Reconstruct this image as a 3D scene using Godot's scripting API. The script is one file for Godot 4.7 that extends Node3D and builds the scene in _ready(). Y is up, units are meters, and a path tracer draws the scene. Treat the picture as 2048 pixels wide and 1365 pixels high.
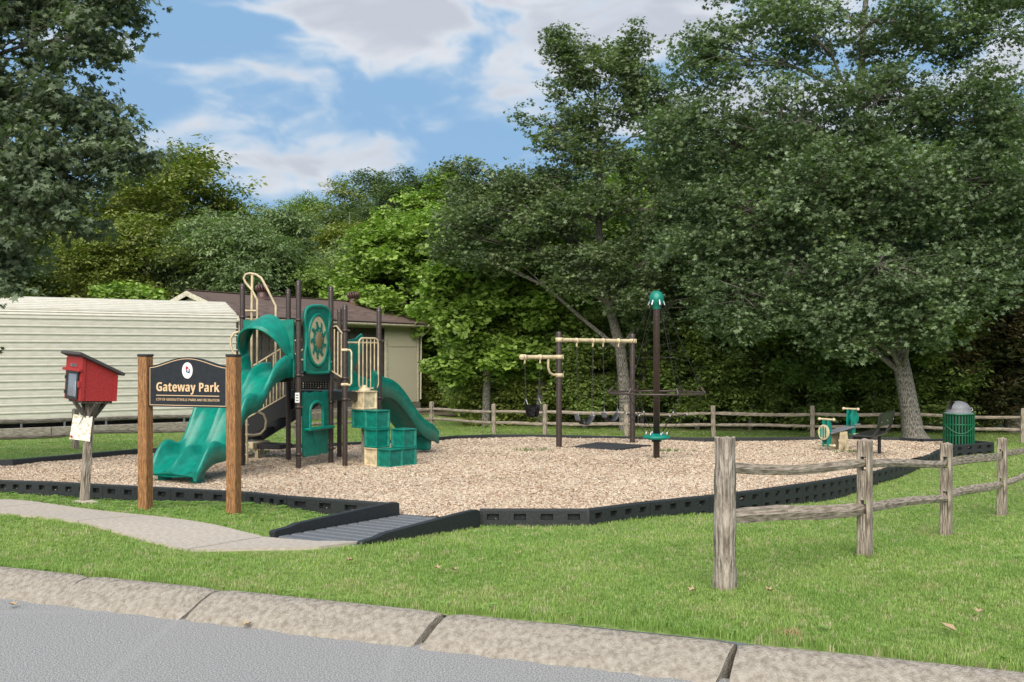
extends Node3D
# A park playground seen from the street. Units metres, y up, camera looks along -z.

const F := 1991.0
const CAM_Y := 1.75
var M := {}
var rng := RandomNumberGenerator.new()
var names := {}

# ---------- measuring ----------
func at(x: float, y: float, d: float) -> Vector3:
	return Vector3((x - 1024.0) * d / F, CAM_Y - (y - 705.0) * d / F, -d)

func lerp_table(tb: Array, v: float) -> float:
	if v <= tb[0][0]: return tb[0][1]
	for i in range(1, tb.size()):
		if v < tb[i][0]:
			var t: float = (v - tb[i - 1][0]) / (tb[i][0] - tb[i - 1][0])
			return lerp(float(tb[i - 1][1]), float(tb[i][1]), t)
	return tb[tb.size() - 1][1]

var slope := [[5.0, 1.725], [7.0, 1.745], [9.0, 1.80], [11.0, 1.94], [13.0, 2.05], [16.0, 2.12], [22.0, 2.22], [29.0, 2.43], [42.0, 2.72], [60.0, 2.75]]
func gy(x: float, d: float) -> float:          # height of the lawn
	var dr := lerp_table(slope, d)
	dr -= 0.06 * smoothstep(-2.0, -4.5, x) * smoothstep(8.5, 11.0, d) + 0.08 * smoothstep(-1.8, -3.2, x) * smoothstep(8.8, 10.4, d) * (1.0 - smoothstep(12.3, 13.1, d))
	dr += 0.10 * smoothstep(2.0, 5.0, x) * smoothstep(8.5, 11.0, d) * (1.0 - smoothstep(15.0, 22.0, d))
	return CAM_Y - dr + 0.012 * sin(x * 1.7 + d) + 0.01 * sin(d * 2.3 - x * 0.8)
func my(d: float) -> float:                    # height of the wood chips
	return CAM_Y - (1.90 + 0.013 * (d - 11.0))
func kerb_d(x: float) -> float:                # depth of the kerb's back edge
	return 6.48 - 0.385 * x

# ---------- mesh helpers: faces are given counter-clockwise seen from outside ----------
func mb() -> SurfaceTool:
	var s := SurfaceTool.new()
	s.begin(Mesh.PRIMITIVE_TRIANGLES)
	return s
func tri(s: SurfaceTool, a: Vector3, b: Vector3, c: Vector3) -> void:
	s.add_vertex(a); s.add_vertex(c); s.add_vertex(b)
func quad(s: SurfaceTool, a: Vector3, b: Vector3, c: Vector3, d: Vector3) -> void:
	tri(s, a, b, c); tri(s, a, c, d)
func box(s: SurfaceTool, c: Vector3, size: Vector3, b := Basis()) -> void:
	s.set_smooth_group(-1)
	var h := size * 0.5
	var p := []
	for i in 8:
		p.append(c + b * Vector3(h.x if i & 1 else -h.x, h.y if i & 2 else -h.y, h.z if i & 4 else -h.z))
	quad(s, p[4], p[5], p[7], p[6]); quad(s, p[1], p[0], p[2], p[3])
	quad(s, p[5], p[1], p[3], p[7]); quad(s, p[0], p[4], p[6], p[2])
	quad(s, p[6], p[7], p[3], p[2]); quad(s, p[0], p[1], p[5], p[4])
# chamfered box
func cbox(s: SurfaceTool, c: Vector3, size: Vector3, e: float, b := Basis()) -> void:
	s.set_smooth_group(-1)
	var h := size * 0.5
	var ax := [Vector3(1, 0, 0), Vector3(0, 1, 0), Vector3(0, 0, 1)]
	for k in 3:
		var u: Vector3 = ax[(k + 1) % 3]
		var v: Vector3 = ax[(k + 2) % 3]
		var n: Vector3 = ax[k]
		var hu: float = h[(k + 1) % 3] - e
		var hv: float = h[(k + 2) % 3] - e
		for sg in [1.0, -1.0]:
			var o: Vector3 = n * (h[k] * sg)
			var q := [o - u * hu - v * hv, o + u * hu - v * hv, o + u * hu + v * hv, o - u * hu + v * hv]
			if sg < 0: q.reverse()
			quad(s, c + b * q[0], c + b * q[1], c + b * q[2], c + b * q[3])
		# edges parallel to axis k
		var hk: float = h[k] - e
		for su in [1.0, -1.0]:
			for sv in [1.0, -1.0]:
				var a0: Vector3 = u * (h[(k + 1) % 3] * su) + v * (hv * sv)
				var a1: Vector3 = u * (hu * su) + v * (h[(k + 2) % 3] * sv)
				var q := [a0 - n * hk, a0 + n * hk, a1 + n * hk, a1 - n * hk]
				if su * sv > 0: q.reverse()
				quad(s, c + b * q[0], c + b * q[1], c + b * q[2], c + b * q[3])
	for i in 8:
		var sx := 1.0 if i & 1 else -1.0
		var sy := 1.0 if i & 2 else -1.0
		var sz := 1.0 if i & 4 else -1.0
		var a := Vector3(h.x * sx, (h.y - e) * sy, (h.z - e) * sz)
		var d := Vector3((h.x - e) * sx, h.y * sy, (h.z - e) * sz)
		var f := Vector3((h.x - e) * sx, (h.y - e) * sy, h.z * sz)
		if sx * sy * sz > 0: tri(s, c + b * a, c + b * d, c + b * f)
		else: tri(s, c + b * a, c + b * f, c + b * d)
func tube(s: SurfaceTool, pts: Array, r, sides := 8, caps := true) -> void:
	var n := pts.size()
	var rings := []
	var t0: Vector3 = (pts[1] - pts[0]).normalized()
	var up := Vector3.UP if absf(t0.y) < 0.9 else Vector3.RIGHT
	var u := t0.cross(up).normalized()
	for i in n:
		var t: Vector3
		if i == 0: t = pts[1] - pts[0]
		elif i == n - 1: t = pts[n - 1] - pts[n - 2]
		else: t = (pts[i + 1] - pts[i]).normalized() + (pts[i] - pts[i - 1]).normalized()
		t = t.normalized()
		u = (u - t * u.dot(t)).normalized()
		var v := t.cross(u)
		var rr: float = r[i] if r is Array else r
		var ring := []
		for k in sides:
			var a := TAU * k / sides
			ring.append(pts[i] + (u * cos(a) + v * sin(a)) * rr)
		rings.append(ring)
	s.set_smooth_group(0)
	for i in n - 1:
		for k in sides:
			var k2 := (k + 1) % sides
			quad(s, rings[i][k], rings[i][k2], rings[i + 1][k2], rings[i + 1][k])
	if caps:
		s.set_smooth_group(-1)
		for k in sides:
			var k2 := (k + 1) % sides
			tri(s, pts[0], rings[0][k2], rings[0][k])
			tri(s, pts[n - 1], rings[n - 1][k], rings[n - 1][k2])
func lathe(s: SurfaceTool, prof: Array, sides: int, o := Vector3.ZERO, b := Basis()) -> void:   # prof: Vector2(radius, height) from the bottom up
	s.set_smooth_group(0)
	for i in prof.size() - 1:
		for k in sides:
			var a := TAU * k / sides
			var a2 := TAU * (k + 1) / sides
			var d0 := Vector3(cos(a), 0, -sin(a))
			var d1 := Vector3(cos(a2), 0, -sin(a2))
			var p: Vector2 = prof[i]
			var q: Vector2 = prof[i + 1]
			var A := o + b * (d0 * p.x + Vector3.UP * p.y)
			var B := o + b * (d1 * p.x + Vector3.UP * p.y)
			var C := o + b * (d1 * q.x + Vector3.UP * q.y)
			var D := o + b * (d0 * q.x + Vector3.UP * q.y)
			if p.x > 1e-5: tri(s, A, B, C)
			if q.x > 1e-5: tri(s, A, C, D)
# outline (counter-clockwise in x,y) with thickness along z, from z = 0 to z = depth
func prism(s: SurfaceTool, poly: PackedVector2Array, depth: float, xf := Transform3D()) -> void:
	s.set_smooth_group(-1)
	if Geometry2D.is_polygon_clockwise(poly): poly.reverse()
	var ix := Geometry2D.triangulate_polygon(poly)
	for i in range(0, ix.size(), 3):
		var a := poly[ix[i]]
		var b := poly[ix[i + 1]]
		var c := poly[ix[i + 2]]
		if (b - a).cross(c - a) < 0:
			var m := b
			b = c
			c = m
		tri(s, xf * Vector3(a.x, a.y, depth), xf * Vector3(b.x, b.y, depth), xf * Vector3(c.x, c.y, depth))
		tri(s, xf * Vector3(a.x, a.y, 0), xf * Vector3(c.x, c.y, 0), xf * Vector3(b.x, b.y, 0))
	for i in poly.size():
		var a := poly[i]
		var b := poly[(i + 1) % poly.size()]
		quad(s, xf * Vector3(a.x, a.y, 0), xf * Vector3(b.x, b.y, 0), xf * Vector3(b.x, b.y, depth), xf * Vector3(a.x, a.y, depth))
func ellipse(c: Vector2, rx: float, ry: float, n := 32) -> PackedVector2Array:
	var p := PackedVector2Array()
	for i in n: p.append(c + Vector2(cos(TAU * i / n) * rx, sin(TAU * i / n) * ry))
	return p
func frame_of(o: Vector3, xdir: Vector3) -> Transform3D:      # x along xdir (level), y up
	var x := Vector3(xdir.x, 0, xdir.z).normalized()
	return Transform3D(Basis(x, Vector3.UP, x.cross(Vector3.UP)), o)

# ---------- object helpers ----------
func numbered(called: String) -> String:
	if not names.has(called):
		names[called] = 0
		return called
	names[called] += 1
	return "%s_%03d" % [called, names[called]]
func mesh_of(s: SurfaceTool) -> ArrayMesh:
	s.generate_normals()
	return s.commit()
func put(called: String, mesh: Mesh, m: Material, parent: Node = self, xf := Transform3D()) -> MeshInstance3D:
	var o := MeshInstance3D.new()
	o.mesh = mesh
	o.material_override = m
	o.transform = xf
	if parent == self:
		o.name = numbered(called)
		add_child(o)
	else:
		o.name = called
		parent.add_child(o, true)
	return o
func obj(called: String, s: SurfaceTool, m: Material, parent: Node = self, xf := Transform3D()) -> MeshInstance3D:
	return put(called, mesh_of(s), m, parent, xf)
func tag(o: Node, label: String, category: String, group := "") -> Node:
	o.set_meta("label", label)
	o.set_meta("category", category)
	if group != "": o.set_meta("group", group)
	return o
func thing(called: String, label: String, category: String, pos := Vector3.ZERO, turn := 0.0, group := "") -> Node3D:
	var o := Node3D.new()
	o.name = numbered(called)
	add_child(o)
	o.position = pos
	o.rotation.y = turn
	tag(o, label, category, group)
	return o
func structure(called: String, s: SurfaceTool, m: Material) -> MeshInstance3D:
	var o := obj(called, s, m)
	o.set_meta("kind", "structure")
	return o

# ---------- materials ----------
func ntex(freq: float, cols: Array, offs: Array, sd := 1, oct := 4, kind := FastNoiseLite.TYPE_SIMPLEX_SMOOTH, size := 512) -> NoiseTexture2D:
	var n := FastNoiseLite.new()
	n.noise_type = kind
	n.frequency = freq
	n.fractal_octaves = oct
	n.seed = sd
	var t := NoiseTexture2D.new()
	t.width = size
	t.height = size
	t.seamless = true
	t.noise = n
	var g := Gradient.new()
	g.offsets = PackedFloat32Array(offs)
	g.colors = PackedColorArray(cols)
	t.color_ramp = g
	return t
func bump(freq: float, strength: float, sd := 1, oct := 4, size := 512) -> NoiseTexture2D:
	var n := FastNoiseLite.new()
	n.frequency = freq
	n.fractal_octaves = oct
	n.seed = sd
	var t := NoiseTexture2D.new()
	t.width = size
	t.height = size
	t.seamless = true
	t.noise = n
	t.as_normal_map = true
	t.bump_strength = strength
	return t
func lin(r: float, g: float, b: float) -> Color:
	return Color(r, g, b).linear_to_srgb()
func mat(c: Color, rough := 0.6, tex: Texture2D = null, sc := Vector3.ONE, nrm: Texture2D = null, world := false) -> StandardMaterial3D:
	var m := StandardMaterial3D.new()
	m.albedo_color = c
	m.roughness = rough
	if tex or nrm:
		m.uv1_triplanar = true
		m.uv1_world_triplanar = world
		m.uv1_scale = sc
	if tex: m.albedo_texture = tex
	if nrm:
		m.normal_enabled = true
		m.normal_texture = nrm
	return m
func grey(v: float) -> Color: return Color(v, v, v)

func make_materials() -> void:
	var W := Color.WHITE
	M.asphalt = mat(W, 0.95, ntex(0.11, [lin(.15, .147, .143), lin(.27, .264, .258), lin(.315, .31, .303), lin(.46, .452, .44)], [0.2, 0.44, 0.56, 0.82], 3, 3, FastNoiseLite.TYPE_SIMPLEX_SMOOTH, 1024), Vector3.ONE * 0.62, bump(0.2, 5, 4, 2, 1024), true)
	M.kerb = mat(W, 0.95, ntex(0.03, [lin(.18, .152, .122), lin(.265, .232, .188), lin(.305, .27, .222), lin(.37, .335, .285)], [0.2, 0.42, 0.56, 0.82], 5, 7, FastNoiseLite.TYPE_SIMPLEX_SMOOTH, 1024), Vector3.ONE * 0.55, bump(0.12, 7, 6, 3, 1024), true)
	M.walk = mat(W, 0.95, ntex(0.02, [lin(.35, .305, .255), lin(.40, .35, .295), lin(.45, .40, .34)], [0.25, 0.5, 0.8], 8, 6), Vector3.ONE * 1.5, bump(0.2, 2, 9, 3), true)
	M.soil = mat(W, 1.0, ntex(0.03, [lin(.10, .15, .03), lin(.15, .22, .045), lin(.21, .26, .08)], [0.25, 0.5, 0.8], 11, 5), Vector3.ONE * 0.6, null, true)
	M.forest = mat(W, 1.0, ntex(0.04, [lin(.10, .08, .05), lin(.16, .13, .08), lin(.20, .17, .10)], [0.25, 0.5, 0.8], 12, 5), Vector3.ONE * 0.5, null, true)
	M.mulch = mat(W, 1.0, ntex(0.09, [lin(.18, .13, .09), lin(.35, .275, .20), lin(.47, .385, .295)], [0.25, 0.5, 0.8], 13, 4), Vector3.ONE * 1.4, bump(0.1, 9, 14, 3), true)
	var wg := ntex(0.022, [lin(.10, .085, .07), lin(.23, .20, .172), lin(.33, .295, .26), lin(.42, .385, .345)], [0.2, 0.42, 0.6, 0.85], 21, 5)
	var wb := bump(0.03, 7, 22, 4)
	M.rail = mat(Color(.98, .95, .915), 0.95, wg, Vector3(0.35, 5, 5), wb)
	M.post = mat(Color(.98, .95, .915), 0.95, wg, Vector3(5, 0.35, 5), wb)
	M.old_post = mat(Color(1.0, .98, .96), 0.95, wg, Vector3(3, 0.3, 3), wb)
	M.sign_post = mat(W, 0.75, ntex(0.02, [lin(.15, .068, .024), lin(.26, .12, .042), lin(.34, .175, .07)], [0.25, 0.5, 0.8], 24, 5), Vector3(5, 0.5, 5), wb)
	M.boards = mat(W, 0.95, ntex(0.022, [lin(.05, .043, .038), lin(.12, .10, .09), lin(.2, .175, .155)], [0.25, 0.5, 0.8], 26, 5), Vector3(5, 0.3, 5), wb)
	M.timber = mat(W, 0.95, ntex(0.02, [lin(.16, .14, .11), lin(.27, .24, .2), lin(.36, .33, .28)], [0.25, 0.5, 0.8], 27, 5), Vector3(0.4, 4, 4), wb)
	var fade := ntex(0.012, [Color(.86, .86, .86), Color(1, 1, 1)], [0.3, 0.65], 31, 5)
	var fine := bump(0.25, 0.8, 32, 2)
	M.green = mat(lin(.0, .21, .15), 0.32, fade, Vector3.ONE, fine)
	M.green2 = mat(lin(.002, .18, .13), 0.42, fade, Vector3.ONE, fine)
	M.teal = mat(lin(.0, .22, .16), 0.4, fade, Vector3.ONE)
	M.cream = mat(lin(.62, .51, .32), 0.4, fade, Vector3.ONE)
	M.brown = mat(lin(.052, .035, .029), 0.38, fade, Vector3.ONE * 2)
	M.black = mat(lin(.02, .019, .019), 0.4)
	M.bench = mat(lin(.03, .028, .028), 0.28)
	M.steel = mat(lin(.45, .45, .46), 0.35); M.steel.metallic = 0.8
	M.chain = mat(lin(.05, .044, .04), 0.7)
	M.rope = mat(lin(.012, .012, .012), 1.0)
	M.border = mat(W, 0.6, ntex(0.05, [lin(.010, .012, .013), lin(.02, .024, .026)], [0.3, 0.7], 34, 4), Vector3.ONE, bump(0.2, 1.5, 35, 2))
	M.ramp = mat(W, 0.6, ntex(0.05, [lin(.095, .102, .112), lin(.135, .142, .154)], [0.3, 0.7], 36, 4), Vector3.ONE, bump(0.2, 1.5, 37, 2))
	M.rubber = mat(W, 0.95, ntex(0.1, [lin(.012, .012, .013), lin(.03, .03, .032)], [0.3, 0.7], 38, 3), Vector3.ONE * 2)
	M.belt = mat(lin(.02, .02, .021), 0.6)
	M.greyplastic = mat(lin(.16, .165, .18), 0.55, fade, Vector3.ONE * 3)
	M.bin_green = mat(lin(.0, .085, .035), 0.4)
	M.navy = mat(lin(.012, .015, .02), 0.5, fade, Vector3.ONE * 2)
	M.gold = mat(lin(.62, .44, .26), 0.6)
	M.white = mat(lin(.75, .75, .74), 0.6)
	M.redpaint = mat(W, 0.6, ntex(0.03, [lin(.29, .018, .018), lin(.37, .026, .024)], [0.3, 0.7], 41, 5), Vector3.ONE * 2, bump(0.12, 1.5, 42, 3))
	M.flagred = mat(lin(.4, .02, .03), 0.6)
	M.flagblue = mat(lin(.02, .03, .16), 0.6)
	M.shingle_roof = mat(W, 0.9, ntex(0.06, [lin(.035, .03, .032), lin(.075, .065, .066)], [0.3, 0.7], 43, 3), Vector3.ONE * 3)
	M.shed = mat(W, 0.5, ntex(0.008, [lin(.54, .515, .44), lin(.58, .56, .485), lin(.61, .595, .525)], [0.2, 0.5, 0.8], 44, 5), Vector3(0.6, 2.0, 2.0))
	M.wall = mat(W, 0.85, ntex(0.03, [lin(.60, .55, .42), lin(.67, .62, .48)], [0.3, 0.7], 46, 5), Vector3.ONE, bump(0.05, 1.5, 47, 3))
	M.trim = mat(lin(.62, .575, .44), 0.6, fade, Vector3.ONE)
	M.shingle = []
	for i in 4:
		var k := [0.75, 0.92, 1.05, 1.25][i] as float
		M.shingle.append(mat(lin(.145 * k, .098 * k, .08 * k), 0.95, fade, Vector3.ONE * 4, bump(0.25, 4, 48, 2)))
	M.vent = mat(lin(.075, .036, .03), 0.45)
	M.dark = mat(lin(.02, .02, .02), 0.9)
	M.paper = mat(W, 0.9, ntex(0.012, [lin(.5, .42, .26), lin(.7, .67, .58), lin(.76, .75, .70)], [0.2, 0.4, 0.7], 51, 4), Vector3.ONE * 3)
	M.glass = mat(Color(.75, .8, .85, 0.16), 0.05); M.glass.transparency = BaseMaterial3D.TRANSPARENCY_ALPHA
	M.bubble = mat(lin(.20, .15, .08), 0.1)
	M.bark = mat(W, 1.0, ntex(0.03, [lin(.05, .044, .037), lin(.19, .17, .145), lin(.36, .335, .295)], [0.25, 0.5, 0.75], 53, 5), Vector3(2.6, 0.5, 2.6), bump(0.035, 18, 54, 4))
	M.leaf = leaf_mat(0.45, 0.7)
	M.gloss_leaf = leaf_mat(0.28, 0.3)
	M.grass = leaf_mat(0.55, 0.8)
	M.chip = mat(W, 0.95); M.chip.vertex_color_use_as_albedo = true
	M.dry_leaf = mat(W, 0.9, ntex(0.05, [lin(.26, .17, .09), lin(.48, .37, .22)], [0.3, 0.7], 57, 3), Vector3.ONE * 8)
	M.straw = mat(lin(.33, .22, .12), 0.95)
	M.can = mat(lin(.55, .56, .58), 0.3); M.can.metallic = 0.6
	M.book = [mat(lin(.55, .48, .36), 0.8), mat(lin(.30, .33, .36), 0.7), mat(lin(.5, .43, .3), 0.8), mat(lin(.14, .1, .2), 0.6)]
func leaf_mat(rough: float, through: float) -> StandardMaterial3D:
	var m := mat(Color.WHITE, rough)
	m.vertex_color_use_as_albedo = true
	m.cull_mode = BaseMaterial3D.CULL_DISABLED
	if through > 0.0:
		m.backlight_enabled = true
		m.backlight = lin(through * 0.7, through, through * 0.2)
	return m

# ---------- the setting ----------
func sky_color(az: float, el: float, n: FastNoiseLite, n2: FastNoiseLite, banks: Array) -> Color:
	var se := sin(el)
	var ce := cos(el)
	var d := Vector3(sin(az) * ce, se, -cos(az) * ce)
	var a := rad_to_deg(az if az < PI else az - TAU)
	var e := rad_to_deg(el)
	var warp := n2.get_noise_3d(d.x * 4.0, d.y * 8.0, d.z * 4.0) * 0.35
	var v := n.get_noise_3d(d.x * 4.6 + warp, d.y * 13.0 + warp, d.z * 4.6)
	var bank := 0.02
	if absf(a) < 50.0 and e < 36.0:
		var near := -0.34
		for b in banks:
			var q: float = pow((a - b[0]) / b[2], 2) + pow((e - b[1]) / b[3], 2)
			if q < 5.0: near = maxf(near, b[4] * exp(-q * 0.8) - 0.34)
		bank = lerp(near, 0.02, maxf(smoothstep(22.0, 34.0, e), smoothstep(32.0, 48.0, absf(a))))
	var f := v * 0.85 + bank
	var cov := smoothstep(-0.16, 0.30, f)
	var thick := smoothstep(0.08, 0.5, f + 0.25 * n2.get_noise_3d(d.x * 7.0, d.y * 16.0 + 3.0, d.z * 7.0))
	var blue := Color(.455, .59, .725).lerp(Color(.56, .67, .76), pow(1.0 - se, 5.0) * 0.6).lerp(Color(.40, .54, .70), smoothstep(0.3, 0.9, se))
	var cl := Color(.755, .762, .78).lerp(Color(.635, .652, .69), thick * 0.85)
	return blue.lerp(cl, cov * 0.95)
func make_sky() -> void:
	var w := 4096
	var h := 2048
	var im := Image.create(w, h, false, Image.FORMAT_RGB8)
	im.fill(Color(.42, .45, .46))
	var n := FastNoiseLite.new()
	n.seed = 7
	n.frequency = 1.0
	n.fractal_octaves = 7
	n.fractal_gain = 0.55
	var n2 := FastNoiseLite.new()
	n2.seed = 19
	n2.frequency = 1.0
	n2.fractal_octaves = 4
	# cloud banks: azimuth (degrees, 0 = view axis, + to the right), elevation, half-width, half-height, strength
	var banks := [[-3.0, 18.5, 8.5, 3.0, .72], [3.0, 16.0, 8.0, 3.6, .74], [-10.5, 11.6, 6.5, 1.7, .72], [-5.5, 12.2, 3.0, 1.8, .55], [-14.5, 9.2, 4.0, 1.0, .55], [12.0, 17.0, 12.0, 4.5, .66], [26.0, 17.0, 4.0, 3.0, .55], [-22.5, 16.0, 2.5, .9, .5], [22.0, 12.0, 8.0, 3.0, .5], [-12.0, 20.5, 3.0, .9, .45]]
	for y in range(0, h / 2 + 8, 8):
		for x in range(0, w, 8):
			im.fill_rect(Rect2i(x, y, 8, 8), sky_color(TAU * (x + 4.0) / w, maxf(PI * (0.5 - (y + 4.0) / h), 0.0), n, n2, banks))
	# the clouds low in front in finer steps
	for y in range(h / 2 - 288, h / 2):
		for x in range(-360, 360):
			im.set_pixel(posmod(x, w), y, sky_color(TAU * posmod(x, w) / w, PI * (0.5 - (y + 0.5) / h), n, n2, banks))
	var sm := PanoramaSkyMaterial.new()
	sm.panorama = ImageTexture.create_from_image(im)
	sm.energy_multiplier = SKY_ENERGY
	var sky := Sky.new()
	sky.sky_material = sm
	var env := Environment.new()
	env.background_mode = Environment.BG_SKY
	env.sky = sky
	env.tonemap_mode = Environment.TONE_MAPPER_LINEAR
	env.tonemap_exposure = EXPOSURE
	env.ambient_light_source = Environment.AMBIENT_SOURCE_SKY
	env.sdfgi_enabled = true
	env.ssao_enabled = true
	env.ssil_enabled = true
	var we := WorldEnvironment.new()
	we.name = "world_environment"
	we.environment = env
	add_child(we)

const SKY_ENERGY := 0.40
const EXPOSURE := 3.8

func make_camera_and_light() -> void:
	var c := Camera3D.new()
	c.name = "camera"
	c.projection = Camera3D.PROJECTION_FRUSTUM
	c.near = 0.1
	c.far = 600.0
	c.size = 0.1 * 1365.0 / F
	c.frustum_offset = Vector2(0, 0.1 * (705.0 - 682.5) / F)
	c.position = Vector3(0, CAM_Y, 0)
	add_child(c)
	c.current = true
	make_sky()
	var sun := DirectionalLight3D.new()
	sun.name = "sun"
	sun.light_energy = 0.5
	sun.light_color = Color(1.0, .965, .91)
	sun.light_angular_distance = 64.0
	sun.shadow_enabled = true
	add_child(sun)
	sun.look_at_from_position(Vector3.ZERO, -Vector3(-0.14, 0.68, 0.72))

var bed := PackedVector2Array()       # outline of the chip bed as (x, depth)
func make_ground() -> void:
	# lawn: one sheet from the kerb to beyond the woods
	var s := mb()
	var cols := []
	var x := -120.0
	while x <= 120.0:
		cols.append(x)
		x += 0.8 if absf(x) < 20.0 else 6.0
	var rows := [-0.05]
	while rows[rows.size() - 1] < 190.0:
		var t: float = rows[rows.size() - 1]
		rows.append(t + (0.35 if t < 9 else 0.8 if t < 36 else 12.0))
	for j in rows.size() - 1:
		for i in cols.size() - 1:
			var q := []
			for k in [[0, 0], [1, 0], [1, 1], [0, 1]]:
				var X: float = cols[i + k[0]]
				var d: float = kerb_d(clampf(X, -30, 12)) + rows[j + k[1]]
				q.append(Vector3(X, gy(X, d), -d))
			quad(s, q[0], q[1], q[2], q[3])
	structure("lawn", s, M.soil)
	# road
	s = mb()
	s.set_smooth_group(-1)
	for i in 8:
		var q := []
		for k in [[0, -.30], [1, -.30], [1, -40.0], [0, -40.0]]:
			var X: float = -80.0 + 20.0 * (i + k[0])
			q.append(Vector3(X, -.122, -(6.48 - .385 * X + k[1])))
		quad(s, q[3], q[2], q[1], q[0])
	structure("road", s, M.asphalt)
	# woodland floor
	s = mb()
	for i in 40:
		for j in 8:
			var q := []
			for k in [[0, 0], [1, 0], [1, 1], [0, 1]]:
				var X: float = -70.0 + 3.5 * (i + k[0])
				var d: float = lerp_table([[-70, 33.0], [-14, 37.0], [-3, 43.0], [3, 34.5], [8, 31.0], [70, 29.0]], X) + 1.2 * sin(X * 0.9) * (1 if j + k[1] == 0 else 0) + (j + k[1]) * 7.0
				q.append(Vector3(X, gy(X, d) + .012, -d))
			quad(s, q[0], q[1], q[2], q[3])
	structure("woodland_floor", s, M.forest)

func make_kerb() -> void:
	# laid along the road edge: local x along the kerb, z towards the road
	var k := Node3D.new()
	k.name = "kerb"
	add_child(k)
	k.position = Vector3(0, 0.012, -6.48)
	k.rotation.y = -atan2(.385, 1.0)
	k.set_meta("kind", "structure")
	var L := 1.0715
	var joints := [-26.0, -22.0, -18.0, -14.0, -10.6, -7.9, -5.5, -3.25 * L, -2.12 * L, -.40 * L, 1.36 * L, 3.3 * L, 5.4, 8.0, 11.0, 15.0, 20.0]
	for j in joints.size() - 1:
		var a: float = joints[j] + 0.012
		var b: float = joints[j + 1] - (0.012 if j != 8 else 0.045)
		var s := mb()
		s.set_smooth_group(0)
		var prof := [Vector2(-.005, -.16), Vector2(0, .0), Vector2(.05, .012), Vector2(.12, .004), Vector2(.20, -.028), Vector2(.30, -.078), Vector2(.385, -.122), Vector2(.415, -.155), Vector2(.42, -.2)]
		var n := int(maxf(4, (b - a) / 0.12))
		var nz := FastNoiseLite.new()
		nz.seed = 40 + j
		nz.frequency = 3.0
		for i in n:
			for p in prof.size() - 1:
				var q := []
				for e in [[0, 0], [1, 0], [1, 1], [0, 1]]:
					var u: float = lerp(a, b, float(i + e[0]) / n)
					var pp: Vector2 = prof[p + e[1]]
					var low: float = smoothstep(.3, .42, pp.x)
					var skew := 0.16 * pp.x * (1.0 if (j == 7 or j == 8 or j == 9) else 0.3)
					var r := nz.get_noise_2d(u, pp.x * 3.0) * (0.006 + 0.035 * low)
					q.append(Vector3(u - skew, pp.y + r * 0.6 - (0.012 if (i + e[0] == 0 or i + e[0] == n) and p + e[1] > 0 else 0.0), pp.x + r))
				quad(s, q[3], q[2], q[1], q[0])
			if i == 0 or i == n - 1:
				pass
		s.set_smooth_group(-1)
		for e in [a, b]:
			for p in prof.size() - 1:
				var sk0: float = 0.16 * prof[p].x * (1.0 if (j == 7 or j == 8 or j == 9) else 0.3)
				var sk1: float = 0.16 * prof[p + 1].x * (1.0 if (j == 7 or j == 8 or j == 9) else 0.3)
				var A := Vector3(e - sk0, prof[p].y - .012, prof[p].x)
				var B := Vector3(e - sk1, prof[p + 1].y - .012, prof[p + 1].x)
				quad(s, A, B, Vector3(B.x, -.25, B.z), Vector3(A.x, -.25, A.z))
		obj("kerb_stone", s, M.kerb, k)

func make_walk() -> void:
	# concrete path from the left to the foot of the ramp, in slabs
	var w := Node3D.new()
	w.name = "pavement"
	add_child(w)
	w.set_meta("kind", "structure")
	# centre line (x, depth) and half width
	var c := [Vector2(-13.6, 16.72), Vector2(-12.05, 15.7), Vector2(-10.5, 14.7), Vector2(-8.95, 13.67), Vector2(-7.4, 12.65), Vector2(-5.85, 11.62), Vector2(-4.19, 10.5), Vector2(-2.69, 9.42), Vector2(-1.6, 9.35)]
	for i in c.size() - 1:
		var s := mb()
		s.set_smooth_group(-1)
		var n := 5
		var q := []
		for e in [0, 1]:
			var p: Vector2 = c[i + e]
			var t: Vector2 = (c[mini(i + e + 1, c.size() - 1)] - c[maxi(i + e - 1, 0)]).normalized()
			var nn := Vector2(-t.y, t.x) * 0.42
			if i + e == c.size() - 1: nn = Vector2(.17, .17)
			if i + e == c.size() - 2: nn = Vector2(.25, .38)
			var off: Vector2 = t * (0.011 if e == 0 else -0.011)
			q.append([p + off - nn, p + off + nn])
		var row := []
		for e in n + 1:
			var pr := []
			for f in n + 1:
				var p2: Vector2 = (q[0][0] as Vector2).lerp(q[1][0], float(e) / n).lerp((q[0][1] as Vector2).lerp(q[1][1], float(e) / n), float(f) / n)
				pr.append(Vector3(p2.x, gy(p2.x, p2.y) + 0.028, -p2.y))
			row.append(pr)
		for e in n:
			for f in n:
				quad(s, row[e][f], row[e + 1][f], row[e + 1][f + 1], row[e][f + 1])
		for e in n:
			var dn := Vector3(0, -.1, 0)
			quad(s, row[e][0] + dn, row[e + 1][0] + dn, row[e + 1][0], row[e][0])
			quad(s, row[e + 1][n] + dn, row[e][n] + dn, row[e][n], row[e + 1][n])
			quad(s, row[0][e + 1] + dn, row[0][e] + dn, row[0][e], row[0][e + 1])
			quad(s, row[n][e] + dn, row[n][e + 1] + dn, row[n][e + 1], row[n][e])
		obj("slab", s, M.walk, w)

func in_walk(X: float, d: float) -> bool:
	if d < 8.9 or X > -1.4: return false
	var c := [Vector2(-13.6, 16.72), Vector2(-5.85, 11.62), Vector2(-4.19, 10.5), Vector2(-2.69, 9.42), Vector2(-2.0, 9.38)]
	for i in c.size() - 1:
		var p := Geometry2D.get_closest_point_to_segment(Vector2(X, d), c[i], c[i + 1])
		if p.distance_to(Vector2(X, d)) < 0.44: return true
	return false

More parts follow.
